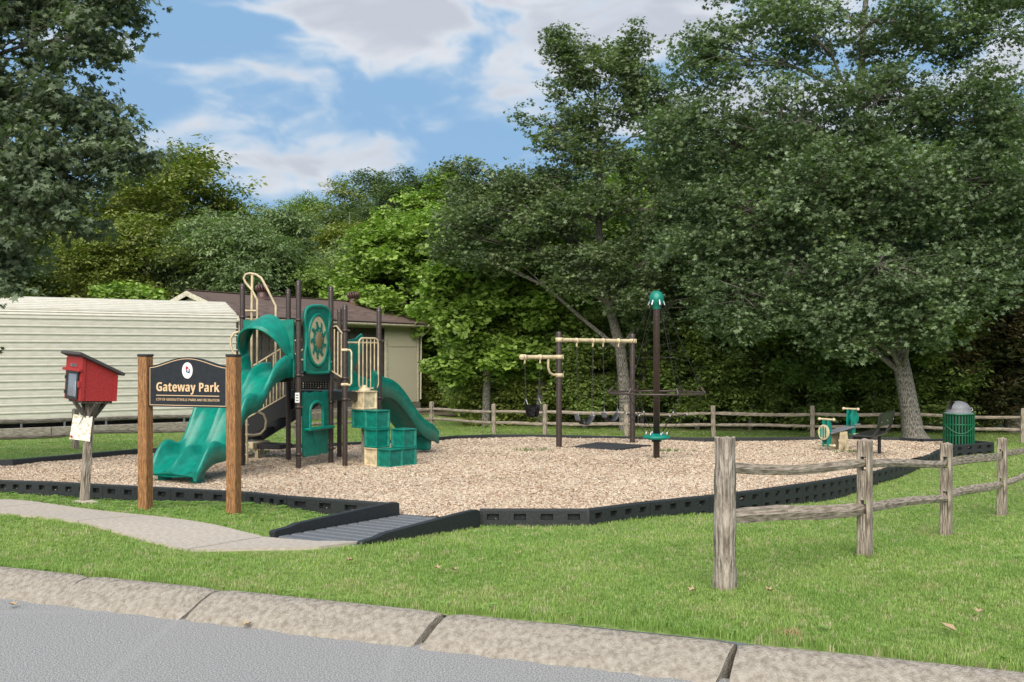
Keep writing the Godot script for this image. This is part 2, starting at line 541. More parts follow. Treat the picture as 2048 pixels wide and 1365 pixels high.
# border of the chip bed: corner points of its top edge, (x, depth)
var front_left := [Vector2(-11.6, 17.0), Vector2(-9.6, 15.5), Vector2(-7.3, 14.15), Vector2(-6.47, 13.95), Vector2(-5.56, 13.6), Vector2(-4.5, 13.2), Vector2(-3.37, 12.75), Vector2(-2.76, 12.35), Vector2(-1.40, 11.68)]
var front_right := [Vector2(-.37, 11.2), Vector2(.85, 11.2), Vector2(1.62, 11.85), Vector2(2.45, 12.5), Vector2(3.3, 13.3), Vector2(4.1, 14.15), Vector2(4.85, 15.0), Vector2(5.6, 15.95), Vector2(6.4, 17.0), Vector2(7.2, 18.2), Vector2(8.0, 19.3), Vector2(8.75, 20.35), Vector2(9.35, 21.1), Vector2(10.45, 21.65), Vector2(10.05, 22.75), Vector2(9.3, 22.6)]
var back := [Vector2(9.3, 22.6), Vector2(9.0, 23.1), Vector2(7.9, 23.3), Vector2(6.7, 23.25), Vector2(5.6, 23.1), Vector2(4.43, 23.05), Vector2(3.22, 23.3), Vector2(2.1, 23.7), Vector2(1.2, 24.0), Vector2(.2, 24.2), Vector2(-.5, 24.2), Vector2(-1.33, 23.75), Vector2(-2.1, 22.7), Vector2(-3.0, 21.95), Vector2(-3.87, 21.35), Vector2(-5.0, 20.9), Vector2(-6.2, 20.4), Vector2(-7.4, 19.8), Vector2(-8.0, 18.7), Vector2(-8.75, 17.4), Vector2(-9.7, 17.1), Vector2(-11.6, 17.0)]
func border_top(X: float, d: float) -> float:
	return CAM_Y - (1.76 + 0.018 * (d - 11.0) + 0.025 * maxf(0.0, X - 2.0) * (1.0 - smoothstep(18.0, 22.0, d)))

func make_bed() -> void:
	for p in front_left: bed.append(p)
	for p in front_right: bed.append(p)
	for p in back.slice(1, back.size() - 1): bed.append(p)
	var s := mb()
	s.set_smooth_group(0)
	# sheet clipped to the outline by a fine grid
	var cell := 0.4
	var X := -12.0
	while X < 11.0:
		var d := 11.0
		while d < 25.0:
			var sq := PackedVector2Array([Vector2(X, d), Vector2(X + cell, d), Vector2(X + cell, d + cell), Vector2(X, d + cell)])
			for piece in Geometry2D.intersect_polygons(sq, bed):
				var ix := Geometry2D.triangulate_polygon(piece)
				for i in range(0, ix.size(), 3):
					var v := []
					for e in 3:
						var p: Vector2 = piece[ix[i + e]]
						v.append(Vector3(p.x, bed_y(p.x, p.y), -p.y))
					if (v[1] - v[0]).cross(v[2] - v[0]).y > 0: tri(s, v[0], v[1], v[2])
					else: tri(s, v[0], v[2], v[1])
			d += cell
		X += cell
	structure("mulch_bed", s, M.mulch)
	# loose chips
	var r := RandomNumberGenerator.new()
	r.seed = 5
	var buf := PackedFloat32Array()
	var d := 11.1
	var count := 0
	while d < 24.4:
		var c := 0.0225 * d / 11.0
		X = -0.60 * d - 0.6
		var far_x := minf(0.60 * d + 0.6, 11.0)
		while X < far_x:
			var px := X + r.randf() * c
			var pd := d + r.randf() * c
			X += c
			if not Geometry2D.is_point_in_polygon(Vector2(px, pd), bed): continue
			var sc := (0.75 + 0.6 * r.randf()) * (0.8 + 0.2 * d / 11.0)
			var b := Basis(Vector3.UP, r.randf() * TAU) * Basis(Vector3.RIGHT, r.randfn(0, 0.28)) * Basis(Vector3.BACK, r.randfn(0, 0.3))
			b = b.scaled_local(Vector3(sc * (0.6 + 0.9 * r.randf()), sc, sc * (0.6 + 0.8 * r.randf())))
			var patch := 0.5 + 0.5 * sin(px * 1.3 + 2.0 * sin(pd * 0.7)) * sin(pd * 1.1 + px * 0.4)
			var t := r.randf()
			var col: Color
			if t < 0.5: col = Color(.49, .39, .285)
			elif t < 0.68: col = Color(.44, .375, .30)
			elif t < 0.86 - 0.12 * patch: col = Color(.64, .535, .41)
			else: col = Color(.26, .155, .095)
			col = col * (0.78 + 0.36 * r.randf())
			push(buf, b, Vector3(px, bed_y(px, pd) + 0.006, -pd), col)
			count += 1
		d += c
	var cs := mb()
	box(cs, Vector3.ZERO, Vector3(.034, .005, .013))
	multi("wood_chips", mesh_of(cs), M.chip, buf, self).set_meta("kind", "stuff")
	get_node("wood_chips").set_meta("label", "tan and brown wood chips covering the play area")
	get_node("wood_chips").set_meta("category", "wood chips")
func bed_y(X: float, d: float) -> float:
	var y := my(d) + 0.018 * sin(X * 1.1 + 0.5 * d) * sin(d * 0.9) + 0.012 * sin(X * 3.1) * sin(d * 2.7)
	# chips heaped a little round the feet of the equipment
	for q in [[2.65, 18.27, .05], [-4.2, 17.5, .03], [.99, 20.95, .03]]:
		var e: float = Vector2(X - q[0], d - q[1]).length()
		y += q[2] * exp(-e * e * 3.0)
	return y
func push(buf: PackedFloat32Array, b: Basis, o: Vector3, c: Color) -> void:
	buf.append_array(PackedFloat32Array([b.x.x, b.y.x, b.z.x, o.x, b.x.y, b.y.y, b.z.y, o.y, b.x.z, b.y.z, b.z.z, o.z, c.r, c.g, c.b, 1.0]))
func multi(called: String, mesh: Mesh, m: Material, buf: PackedFloat32Array, parent: Node) -> MultiMeshInstance3D:
	var mm := MultiMesh.new()
	mm.transform_format = MultiMesh.TRANSFORM_3D
	mm.use_colors = true
	mm.mesh = mesh
	mm.instance_count = buf.size() / 16
	mm.buffer = buf
	var o := MultiMeshInstance3D.new()
	o.multimesh = mm
	o.material_override = m
	o.name = numbered(called) if parent == self else called
	parent.add_child(o, parent != self)
	return o

func blade_tuft(n: int, spread: float, h: float, wd: float, sd: int) -> ArrayMesh:
	var r := RandomNumberGenerator.new()
	r.seed = sd
	var s := mb()
	s.set_smooth_group(-1)
	for i in n:
		var a := r.randf() * TAU
		var o := Vector3(r.randf_range(-1, 1), 0, r.randf_range(-1, 1)) * spread
		var lean := Vector3(cos(a), 0, sin(a)) * h * r.randf_range(0.15, 0.95)
		var sd2 := Vector3(-sin(a), 0, cos(a)).rotated(Vector3.UP, r.randf_range(-.8, .8)) * wd * 0.5
		var hh := h * r.randf_range(0.55, 1.1)
		var m := o + lean * 0.35 + Vector3.UP * hh * 0.65
		var t := o + lean + Vector3.UP * hh
		quad(s, o - sd2, o + sd2, m + sd2 * .8, m - sd2 * .8)
		tri(s, m - sd2 * .8, m + sd2 * .8, t)
	return mesh_of(s)
func make_grass() -> void:
	var r := RandomNumberGenerator.new()
	r.seed = 9
	var nz := FastNoiseLite.new()
	nz.seed = 3
	nz.frequency = 0.5
	var bufs := [PackedFloat32Array(), PackedFloat32Array(), PackedFloat32Array()]
	var d := 4.0
	while d < 46.0:
		var c := 0.043 * maxf(d, 5.5) / 6.5
		var X := -0.60 * d - 0.5
		while X < 0.60 * d + 0.5:
			var px := X + r.randf() * c
			var pd := d + r.randf() * c
			X += c
			if pd < kerb_d(px) - 0.03: continue
			if d > 10.5 and Geometry2D.is_point_in_polygon(Vector2(px, pd), bed): continue
			if in_walk(px, pd): continue
			if in_ramp(px, pd): continue
			if pd > 31.0 and pd > lerp_table([[-14, 40.0], [-3, 43.0], [3, 34.5], [8, 31.0], [30, 29.5]], px): continue
			var v := nz.get_noise_2d(px * 1.2, pd * 1.2)
			var v2 := nz.get_noise_2d(px * 6 + 50, pd * 6)
			var edge := 1.0 + 0.7 * (1.0 - smoothstep(0.0, 0.25, pd - kerb_d(px)))
			var sc := (0.8 + 0.5 * r.randf() + 0.35 * v2) * edge
			var wide := 1.0 + 0.55 * (c / 0.043 - 1.0)
			var b := Basis(Vector3.UP, r.randf() * TAU).scaled_local(Vector3(wide, sc, wide))
			var k := 0.87 + 0.26 * r.randf()
			var col := Color(.215 * k, .345 * k, .075 * k).lerp(Color(.32 * k, .425 * k, .12 * k), clampf(0.5 + v * 0.9 + v2 * 0.4, 0, 1))
			var dry := nz.get_noise_2d(px * 2.6 + 90, pd * 2.6 + 40)
			if dry > .25: col = col.lerp(Color(.44, .42, .20), (dry - .25) * 1.8)
			var t := r.randf()
			if t < 0.06 + 0.22 * maxf(0.0, v2 + v * .4): col = Color(.50, .46, .27) * k
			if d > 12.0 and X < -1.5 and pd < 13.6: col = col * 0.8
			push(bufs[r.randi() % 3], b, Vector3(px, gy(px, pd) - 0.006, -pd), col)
		d += c
	for i in 3:
		var o := multi("grass", blade_tuft(13, 0.036, 0.038, 0.0052, 60 + i), M.grass, bufs[i], self)
		o.set_meta("kind", "stuff")
		o.set_meta("label", ["short bright green mown grass of the lawn", "slightly longer green blades mixed through the lawn", "fine green blades scattered through the lawn"][i])
		o.set_meta("category", "grass")
func make_clover() -> void:
	# low round-leaved weeds in the strip by the border and along the kerb
	var m := mb()
	var r := RandomNumberGenerator.new()
	r.seed = 31
	m.set_smooth_group(-1)
	for k in 4:
		var c := Vector3(r.randfn(0, .02), .03 + .012 * r.randf(), r.randfn(0, .02))
		for q in 3:
			var a := TAU * q / 3.0 + k
			var o := c + Vector3(cos(a), .15, sin(a)) * .011
			for e in 6:
				var a0 := TAU * e / 6.0
				var a1 := TAU * (e + 1) / 6.0
				tri(m, o, o + Vector3(cos(a1) * .0105, .003 * sin(a1), sin(a1) * .0105), o + Vector3(cos(a0) * .0105, .003 * sin(a0), sin(a0) * .0105))
	var buf := PackedFloat32Array()
	var nz := FastNoiseLite.new()
	nz.seed = 12
	nz.frequency = 0.9
	for i in 16000:
		var X := r.randf_range(-8.0, 6.0)
		var d := r.randf_range(5.0, 14.2)
		if d < kerb_d(X) + .02 or Geometry2D.is_point_in_polygon(Vector2(X, d), bed) or in_walk(X, d) or in_ramp(X, d): continue
		var strip := X < -1.4 and d > 10.6 - .5 * (X + 3.0) * .0 and d > kerb_d(X) + 3.2
		var edge := d < kerb_d(X) + .22
		if not strip and not (edge and r.randf() < .4) and (nz.get_noise_2d(X, d) < .42 or r.randf() < .8): continue
		var k := r.randf_range(.8, 1.2)
		push(buf, Basis(Vector3.UP, r.randf() * TAU).scaled_local(Vector3.ONE * r.randf_range(.55, .95)), Vector3(X, gy(X, d), -d), Color(.23 * k, .385 * k, .085 * k))
	var o := multi("clover", mesh_of(m), M.grass, buf, self)
	o.set_meta("kind", "stuff")
	o.set_meta("label", "low clover leaves growing through the lawn by the border")
	o.set_meta("category", "clover")
func in_ramp(X: float, d: float) -> bool:
	var p := Vector2(X, d) - Vector2(-2.35, 9.85)
	var along := Vector2(.505, .863)
	var t := p.dot(along)
	var w := p.dot(Vector2(along.y, -along.x))
	return t > -0.03 and t < 2.1 and w > -0.06 and w < 1.10

# ---------- border, ramp ----------
func border_piece(L: float, face_h: float) -> ArrayMesh:
	# local x along the piece, +z is the outer face, top at y = 0; pockets let into the outer face
	var s := mb()
	s.set_smooth_group(-1)
	var dp := 0.09
	var e := 0.012
	var x0 := -L / 2 + 0.006
	var x1 := L / 2 - 0.006
	# top with rounded edges
	quad(s, Vector3(x0, 0, -dp / 2 + e), Vector3(x0, 0, dp / 2 - e), Vector3(x1, 0, dp / 2 - e), Vector3(x1, 0, -dp / 2 + e))
	quad(s, Vector3(x0, 0, dp / 2 - e), Vector3(x0, -e, dp / 2), Vector3(x1, -e, dp / 2), Vector3(x1, 0, dp / 2 - e))
	quad(s, Vector3(x1, 0, -dp / 2 + e), Vector3(x1, -e, -dp / 2), Vector3(x0, -e, -dp / 2), Vector3(x0, 0, -dp / 2 + e))
	quad(s, Vector3(x1, -e, -dp / 2), Vector3(x1, -face_h, -dp / 2), Vector3(x0, -face_h, -dp / 2), Vector3(x0, -e, -dp / 2))
	for sg in [-1.0, 1.0]:
		var xx: float = x0 if sg < 0 else x1
		var q := [Vector3(xx, -face_h, -dp / 2), Vector3(xx, -face_h, dp / 2), Vector3(xx, -e, dp / 2), Vector3(xx, -e, -dp / 2)]
		if sg > 0: q.reverse()
		quad(s, q[0], q[1], q[2], q[3])
	# outer face as a grid of cells, some of them pockets
	var xs := [x0]
	var n := 4
	var pitch := (x1 - x0) / n
	for i in n:
		xs.append(x0 + pitch * (i + 0.27)); xs.append(x0 + pitch * (i + 0.73))
	xs.append(x1)
	var ys := [-e, -.05, -.118, -.185, -.25, -face_h]
	for i in xs.size() - 1:
		for j in ys.size() - 1:
			var a := Vector3(xs[i], ys[j + 1], dp / 2)
			var b := Vector3(xs[i + 1], ys[j + 1], dp / 2)
			var c := Vector3(xs[i + 1], ys[j], dp / 2)
			var d := Vector3(xs[i], ys[j], dp / 2)
			if i % 2 == 1 and (j == 1 or j == 3):
				var k := Vector3(0, 0, -.055)
				var m := Vector3(.008, 0, 0)
				var u := Vector3(0, .006, 0)
				quad(s, a + k + m + u, b + k - m + u, c + k - m - u, d + k + m - u)
				quad(s, a, b, b + k - m + u, a + k + m + u); quad(s, b, c, c + k - m - u, b + k - m + u)
				quad(s, c, d, d + k + m - u, c + k - m - u); quad(s, d, a, a + k + m + u, d + k + m - u)
			else: quad(s, a, b, c, d)
	return mesh_of(s)
func make_border() -> void:
	var t := thing("playground_border", "low black plastic border with square pockets around the wood chip bed", "border")
	var cache := {}
	for line in [front_left, front_right, back]:
		for i in line.size() - 1:
			var a: Vector2 = line[i]
			var b: Vector2 = line[i + 1]
			var A := Vector3(a.x, border_top(a.x, a.y), -a.y)
			var B := Vector3(b.x, border_top(b.x, b.y), -b.y)
			var L := snappedf(A.distance_to(B), 0.02)
			if not cache.has(L): cache[L] = border_piece(L, 0.32)
			var x := (B - A).normalized()
			var z := x.cross(Vector3.UP).normalized()
			var y := z.cross(x)
			put("border_section", cache[L], M.border, t, Transform3D(Basis(x, y, z), (A + B) / 2))
			# connecting pin between two sections
			if i > 0:
				if not cache.has("joint"):
					var s := mb()
					lathe(s, [Vector2(.04, -.30), Vector2(.04, -.008), Vector2(.034, .002), Vector2(0, .002)], 10)
					cache["joint"] = mesh_of(s)
				put("border_joint", cache["joint"], M.border, t, Transform3D(Basis(), A))
func make_ramp() -> void:
	var o := Vector3(-2.35, 0, -9.85)
	var al := Vector3(.505, 0, -.863)
	var ac := Vector3(.863, 0, .505)
	var t := thing("access_ramp", "grey plastic half ramp with black side walls leading over the border", "ramp", o)
	var y0 := gy(-1.9, 9.7) + 0.035
	var y1 := my(11.5) + 0.012
	var n := 12
	var L := 2.12
	for i in n:                                   # grooved boards across the ramp
		var s := mb()
		var f0 := (i + 0.06) / n
		var f1 := (i + 0.94) / n
		var mid := (f0 + f1) / 2
		var p: Vector3 = al * (L * mid) + ac * 0.525 + Vector3.UP * (lerp(y0, y1, mid) - .015)
		var sl := Vector3(al.x * L, y1 - y0, al.z * L).normalized()
		var b := Basis(ac, sl.cross(ac) * -1.0, sl * -1.0)
		b = Basis(ac, ac.cross(sl) * -1.0 if ac.cross(sl).y < 0 else ac.cross(sl), sl)
		if b.determinant() < 0: b.z = -b.z
		cbox(s, p, Vector3(1.0, 0.03, L * 0.80 / n), 0.011, b)
		obj("ramp_board", s, M.ramp, t)
	for k in 2:                                   # side walls
		var s := mb()
		var off := ac * (-0.03 if k == 0 else 1.08)
		var prof := PackedVector2Array([Vector2(0, -.12), Vector2(2.05, -.22), Vector2(2.05, y1 - y0 + .13), Vector2(2.0, y1 - y0 + .15), Vector2(1.75, y1 - y0 + .155), Vector2(.35, .075), Vector2(.22, .055), Vector2(.02, .05), Vector2(0, .035)])
		var xf := Transform3D(Basis(al, Vector3.UP, al.cross(Vector3.UP)), o * 0 + off + Vector3.UP * y0 - al.cross(Vector3.UP) * 0.045)
		prism(s, prof, 0.075, xf)
		obj("side_wall", s, M.border, t)

# ---------- fences ----------
func rail_mesh(L: float, sd: int, thick := 1.0) -> ArrayMesh:
	var r := RandomNumberGenerator.new()
	r.seed = sd
	var s := mb()
	s.set_smooth_group(-1)
	var n := 9
	var ns := 7
	var base := []
	for k in ns: base.append(r.randf_range(0.75, 1.15))
	var rings := []
	var ph := r.randf() * TAU
	for i in n + 1:
		var f := float(i) / n
		var ring := []
		var taper := 1.0 - 0.35 * smoothstep(0.9, 1.0, f) - 0.35 * (1.0 - smoothstep(0.0, 0.1, f))
		for k in ns:
			var a := TAU * k / ns
			var rr: float = base[k] * taper * r.randf_range(0.92, 1.08)
			ring.append(Vector3((f - 0.5) * L, sin(a) * 0.062 * rr * thick + 0.016 * sin(ph + f * 5.0) - 0.012 * sin(PI * f), cos(a) * 0.036 * rr * thick + 0.012 * sin(ph * 2 + f * 4.0)))
		rings.append(ring)
	for i in n:
		for k in ns:
			var k2 := (k + 1) % ns
			quad(s, rings[i][k2], rings[i + 1][k2], rings[i + 1][k], rings[i][k])
	for k in range(1, ns - 1):
		tri(s, rings[0][0], rings[0][k + 1], rings[0][k])
		tri(s, rings[n][0], rings[n][k], rings[n][k + 1])
	return mesh_of(s)
func post_mesh(h: float, w: float, slots: Array, sd: int, rough := 0.0) -> ArrayMesh:
	# local x along the fence; slots run through along x
	var r := RandomNumberGenerator.new()
	r.seed = sd
	var s := mb()
	var th := w * 0.30
	for sg in [-1.0, 1.0]:
		cbox(s, Vector3(0, h / 2 - 0.15, sg * (w / 2 - th / 2)), Vector3(w, h + 0.3, th), 0.009)
	var ys := [-0.3]
	for q in slots:
		ys.append(q - 0.055); ys.append(q + 0.068)
	ys.append(h - 0.002)
	for i in range(0, ys.size(), 2):
		box(s, Vector3(0, (ys[i] + ys[i + 1]) / 2, 0), Vector3(w - 0.006, ys[i + 1] - ys[i], w - 2 * th + 0.004))
	# weathered top
	var top := [Vector3(-w / 2 + .008, h - .004, -w / 2 + .008), Vector3(-w / 2 + .008, h - .004, w / 2 - .008), Vector3(w / 2 - .008, h - .004, w / 2 - .008), Vector3(w / 2 - .008, h - .004, -w / 2 + .008)]
	var peak := Vector3(r.randf_range(-.02, .02), h + 0.016, r.randf_range(-.02, .02))
	s.set_smooth_group(-1)
	for i in 4: tri(s, top[i], top[(i + 1) % 4], peak)
	return mesh_of(s)
func old_post_mesh(h: float, w: float) -> ArrayMesh:           # thick, knotty round-cornered end post
	var s := mb()
	s.set_smooth_group(0)
	var nz := FastNoiseLite.new()
	nz.seed = 77
	nz.frequency = 2.2
	var n := 26
	var ns := 16
	var rings := []
	for i in n + 1:
		var y: float = lerp(-0.25, h, float(i) / n)
		var ring := []
		for k in ns:
			var a := TAU * k / ns
			var sq := 1.0 / pow(pow(absf(cos(a)), 5) + pow(absf(sin(a)), 5), 0.2)
			var rr := w * 0.5 * sq * (1.0 + 0.17 * nz.get_noise_3d(cos(a) * .35, y * 1.3, sin(a) * .35) + 0.05 * nz.get_noise_3d(cos(a) * 2, y * 5, sin(a) * 2))
			rr *= 1.0 + 0.10 * exp(-pow((y - 0.52) / 0.09, 2)) + 0.07 * (1.0 - smoothstep(0.0, 0.35, y))
			ring.append(Vector3(cos(a) * rr, y + (0.02 * nz.get_noise_2d(a * 2, 3) if i == n else 0.0), sin(a) * rr))
		rings.append(ring)
	for i in n:
		for k in ns:
			var k2 := (k + 1) % ns
			quad(s, rings[i][k2], rings[i][k], rings[i + 1][k], rings[i + 1][k2])
	s.set_smooth_group(-1)
	for k in ns: tri(s, Vector3(0, h - .012, 0), rings[n][(k + 1) % ns], rings[n][k])
	return mesh_of(s)
func fence(called: String, label: String, pts: Array, ph: float, w: float, rails: Array, rail_m: Material, post_m: Material, sd: int, first_special := false) -> void:
	var t := thing(called, label, "fence", Vector3(pts[0].x, gy(pts[0].x, pts[0].y), -pts[0].y))
	var o := t.position
	var pm := []
	for i in 3: pm.append(post_mesh(ph, w, rails, sd + i))
	for i in pts.size():
		var p: Vector2 = pts[i]
		var P := Vector3(p.x, gy(p.x, p.y), -p.y)
		var nb: Vector2 = pts[i + 1] - p if i < pts.size() - 1 else p - pts[i - 1]
		var xf := frame_of(P - o, Vector3(nb.x, 0, -nb.y))
		xf.basis = xf.basis * Basis(Vector3(0, 0, 1), rng.randfn(0, .012))
		if first_special and i == 0: put("post", old_post_mesh(1.13, 0.13), M.old_post, t, xf)
		else: put("post", pm[i % 3], post_m, t, xf)
	for i in pts.size() - 1:
		for j in rails.size():
			var a: Vector2 = pts[i]
			var b: Vector2 = pts[i + 1]
			var lift := 0.09 if first_special and i == 0 else 0.0
			var A := Vector3(a.x, gy(a.x, a.y) + rails[j] + lift, -a.y)
			var B := Vector3(b.x, gy(b.x, b.y) + rails[j], -b.y)
			if j == 0 and i % 2 == 0: A.y += 0.02
			var x := (B - A).normalized()
			var z := x.cross(Vector3.UP).normalized()
			put("rail", rail_mesh(A.distance_to(B) + 0.06, sd * 7 + i * 3 + j, 1.0 if first_special and j == 0 and i == 0 else 0.8), rail_m, t, Transform3D(Basis(x, z.cross(x), z), (A + B) / 2 - o))
func make_fences() -> void:
	fence("split_rail_fence", "weathered grey split rail fence starting at a thick knotty post on the lawn", [Vector2(1.58, 7.38), Vector2(3.1, 8.74), Vector2(4.8, 11.0), Vector2(6.5, 13.2), Vector2(8.2, 15.4), Vector2(10.0, 17.6), Vector2(11.9, 19.6)], 1.02, 0.112, [0.43, 0.81], M.rail, M.post, 3, true)
	fence("split_rail_fence", "long brown grey split rail fence between the play area and the woods", [Vector2(-14.6, 19.2), Vector2(-12.2, 20.6), Vector2(-9.74, 22.2), Vector2(-7.6, 24.6), Vector2(-5.9, 27.2), Vector2(-4.2, 29.7), Vector2(-2.55, 31.6), Vector2(-.54, 30.0), Vector2(.98, 29.6), Vector2(3.29, 28.6), Vector2(5.69, 28.1), Vector2(8.4, 27.8), Vector2(10.8, 26.7), Vector2(13.05, 25.4), Vector2(15.4, 24.3)], 0.90, 0.115, [0.34, 0.67], M.rail, M.post, 11)

# ---------- sign and book box ----------
func text_mesh(txt: String, h: float, dep: float, bold: bool) -> TextMesh:
	var f := SystemFont.new()
	f.font_names = PackedStringArray(["Droid Sans"])
	f.font_weight = 700 if bold else 400
	var t := TextMesh.new()
	t.text = txt
	t.font = f
	t.font_size = 64
	t.pixel_size = h / 64.0
	t.depth = dep
	return t
func make_sign() -> void:
	var A := Vector3(-4.33, gy(-4.33, 11.75), -11.75)
	var B := Vector3(-3.175, gy(-3.175, 11.35), -11.35)
	var xf := frame_of(A, B - A)
	var t := thing("park_sign", "dark park name sign with cream lettering between two brown wooden posts", "sign", A, 0)
	t.basis = xf.basis
	var W := Vector2(B.x - A.x, B.z - A.z).length()
	for k in 2:
		var s := mb()
		cbox(s, Vector3(W * k, 0.76, 0), Vector3(.125, 2.10, .125), 0.006)
		var p := obj("post", s, M.sign_post, t)
		s = mb()
		s.set_smooth_group(-1)
		cbox(s, Vector3(W * k, 1.825, 0), Vector3(.137, .03, .137), 0.006)
		obj("post_cap", s, M.black, p)
	# board with an arched top, outline in local x,y
	var x0 := .066
	var x1 := W - .066
	var yb := 1.225
	var ys := 1.70
	var top := 0.105
	var board := func(inset: float) -> PackedVector2Array:
		var q := PackedVector2Array([Vector2(x0 + inset, yb + inset), Vector2(x1 - inset, yb + inset)])
		for i in 25:
			var f := float(i) / 24
			var x: float = lerp(x1 - inset, x0 + inset, f)
			var c := (f - 0.5) / 0.5
			q.append(Vector2(x, ys - inset + top * pow(cos(c * PI / 2), 1.6)))
		return q
	var s := mb()
	prism(s, board.call(0.0), 0.045, Transform3D(Basis(), Vector3(0, 0, -.022)))
	var bd := obj("sign_board", s, M.navy, t)
	# cream line round the board
	s = mb()
	var o1: PackedVector2Array = board.call(0.016)
	var o2: PackedVector2Array = board.call(0.023)
	s.set_smooth_group(-1)
	for i in o1.size():
		var j := (i + 1) % o1.size()
		quad(s, Vector3(o1[i].x, o1[i].y, .0255), Vector3(o1[j].x, o1[j].y, .0255), Vector3(o2[j].x, o2[j].y, .0255), Vector3(o2[i].x, o2[i].y, .0255))
	obj("edge_line", s, M.gold, bd)
	var cx := W / 2
	var tm := put("lettering", text_mesh("Gateway Park", .135, .008, true), M.gold, bd, Transform3D(Basis(), Vector3(cx, 1.455, .026)))
	var wd := tm.mesh.get_aabb().size.x
	tm.scale = Vector3(.87 / wd, 1.05, 1)
	s = mb()
	box(s, Vector3(cx, 1.358, .0245), Vector3(.87, .008, .007))
	obj("rule", s, M.gold, bd)
	tm = put("lettering", text_mesh("CITY OF GOODLETTSVILLE PARKS AND RECREATION", .037, .004, false), M.gold, bd, Transform3D(Basis(), Vector3(cx, 1.310, .0245)))
	wd = tm.mesh.get_aabb().size.x
	tm.scale = Vector3(.87 / wd, 1.05, 1)
	# oval emblem with a small flag
	s = mb()
	prism(s, ellipse(Vector2(cx, 1.650), .072, .094, 36), .005, Transform3D(Basis(), Vector3(0, 0, .0235)))
	var em := obj("emblem", s, M.white, bd)
	s = mb()
	prism(s, PackedVector2Array([Vector2(cx - .022, 1.700), Vector2(cx + .012, 1.693), Vector2(cx + .022, 1.663), Vector2(cx - .012, 1.657)]), .003, Transform3D(Basis(), Vector3(0, 0, .0295)))
	obj("flag_field", s, M.flagred, em)
	s = mb()
	prism(s, PackedVector2Array([Vector2(cx - .012, 1.656), Vector2(cx + .022, 1.662), Vector2(cx + .037, 1.669), Vector2(cx + .034, 1.617), Vector2(cx + .012, 1.623), Vector2(cx - .012, 1.633)]), .003, Transform3D(Basis(), Vector3(0, 0, .0295)))
	obj("flag_field", s, M.flagblue, em)
	s = mb()
	prism(s, ellipse(Vector2(cx + .013, 1.652), .013, .016, 20), .003, Transform3D(Basis(), Vector3(0, 0, .0325)))
	obj("flag_ring", s, M.white, em)
	s = mb()
	prism(s, ellipse(Vector2(cx + .013, 1.652), .005, .007, 12), .003, Transform3D(Basis(), Vector3(0, 0, .0345)))
	obj("flag_dot", s, M.flagblue, em)
	s = mb()
	box(s, Vector3(cx - .017, 1.630, .031), Vector3(.0025, .145, .003), Basis(Vector3.BACK, .05))
	obj("flag_pole", s, M.greyplastic, em)
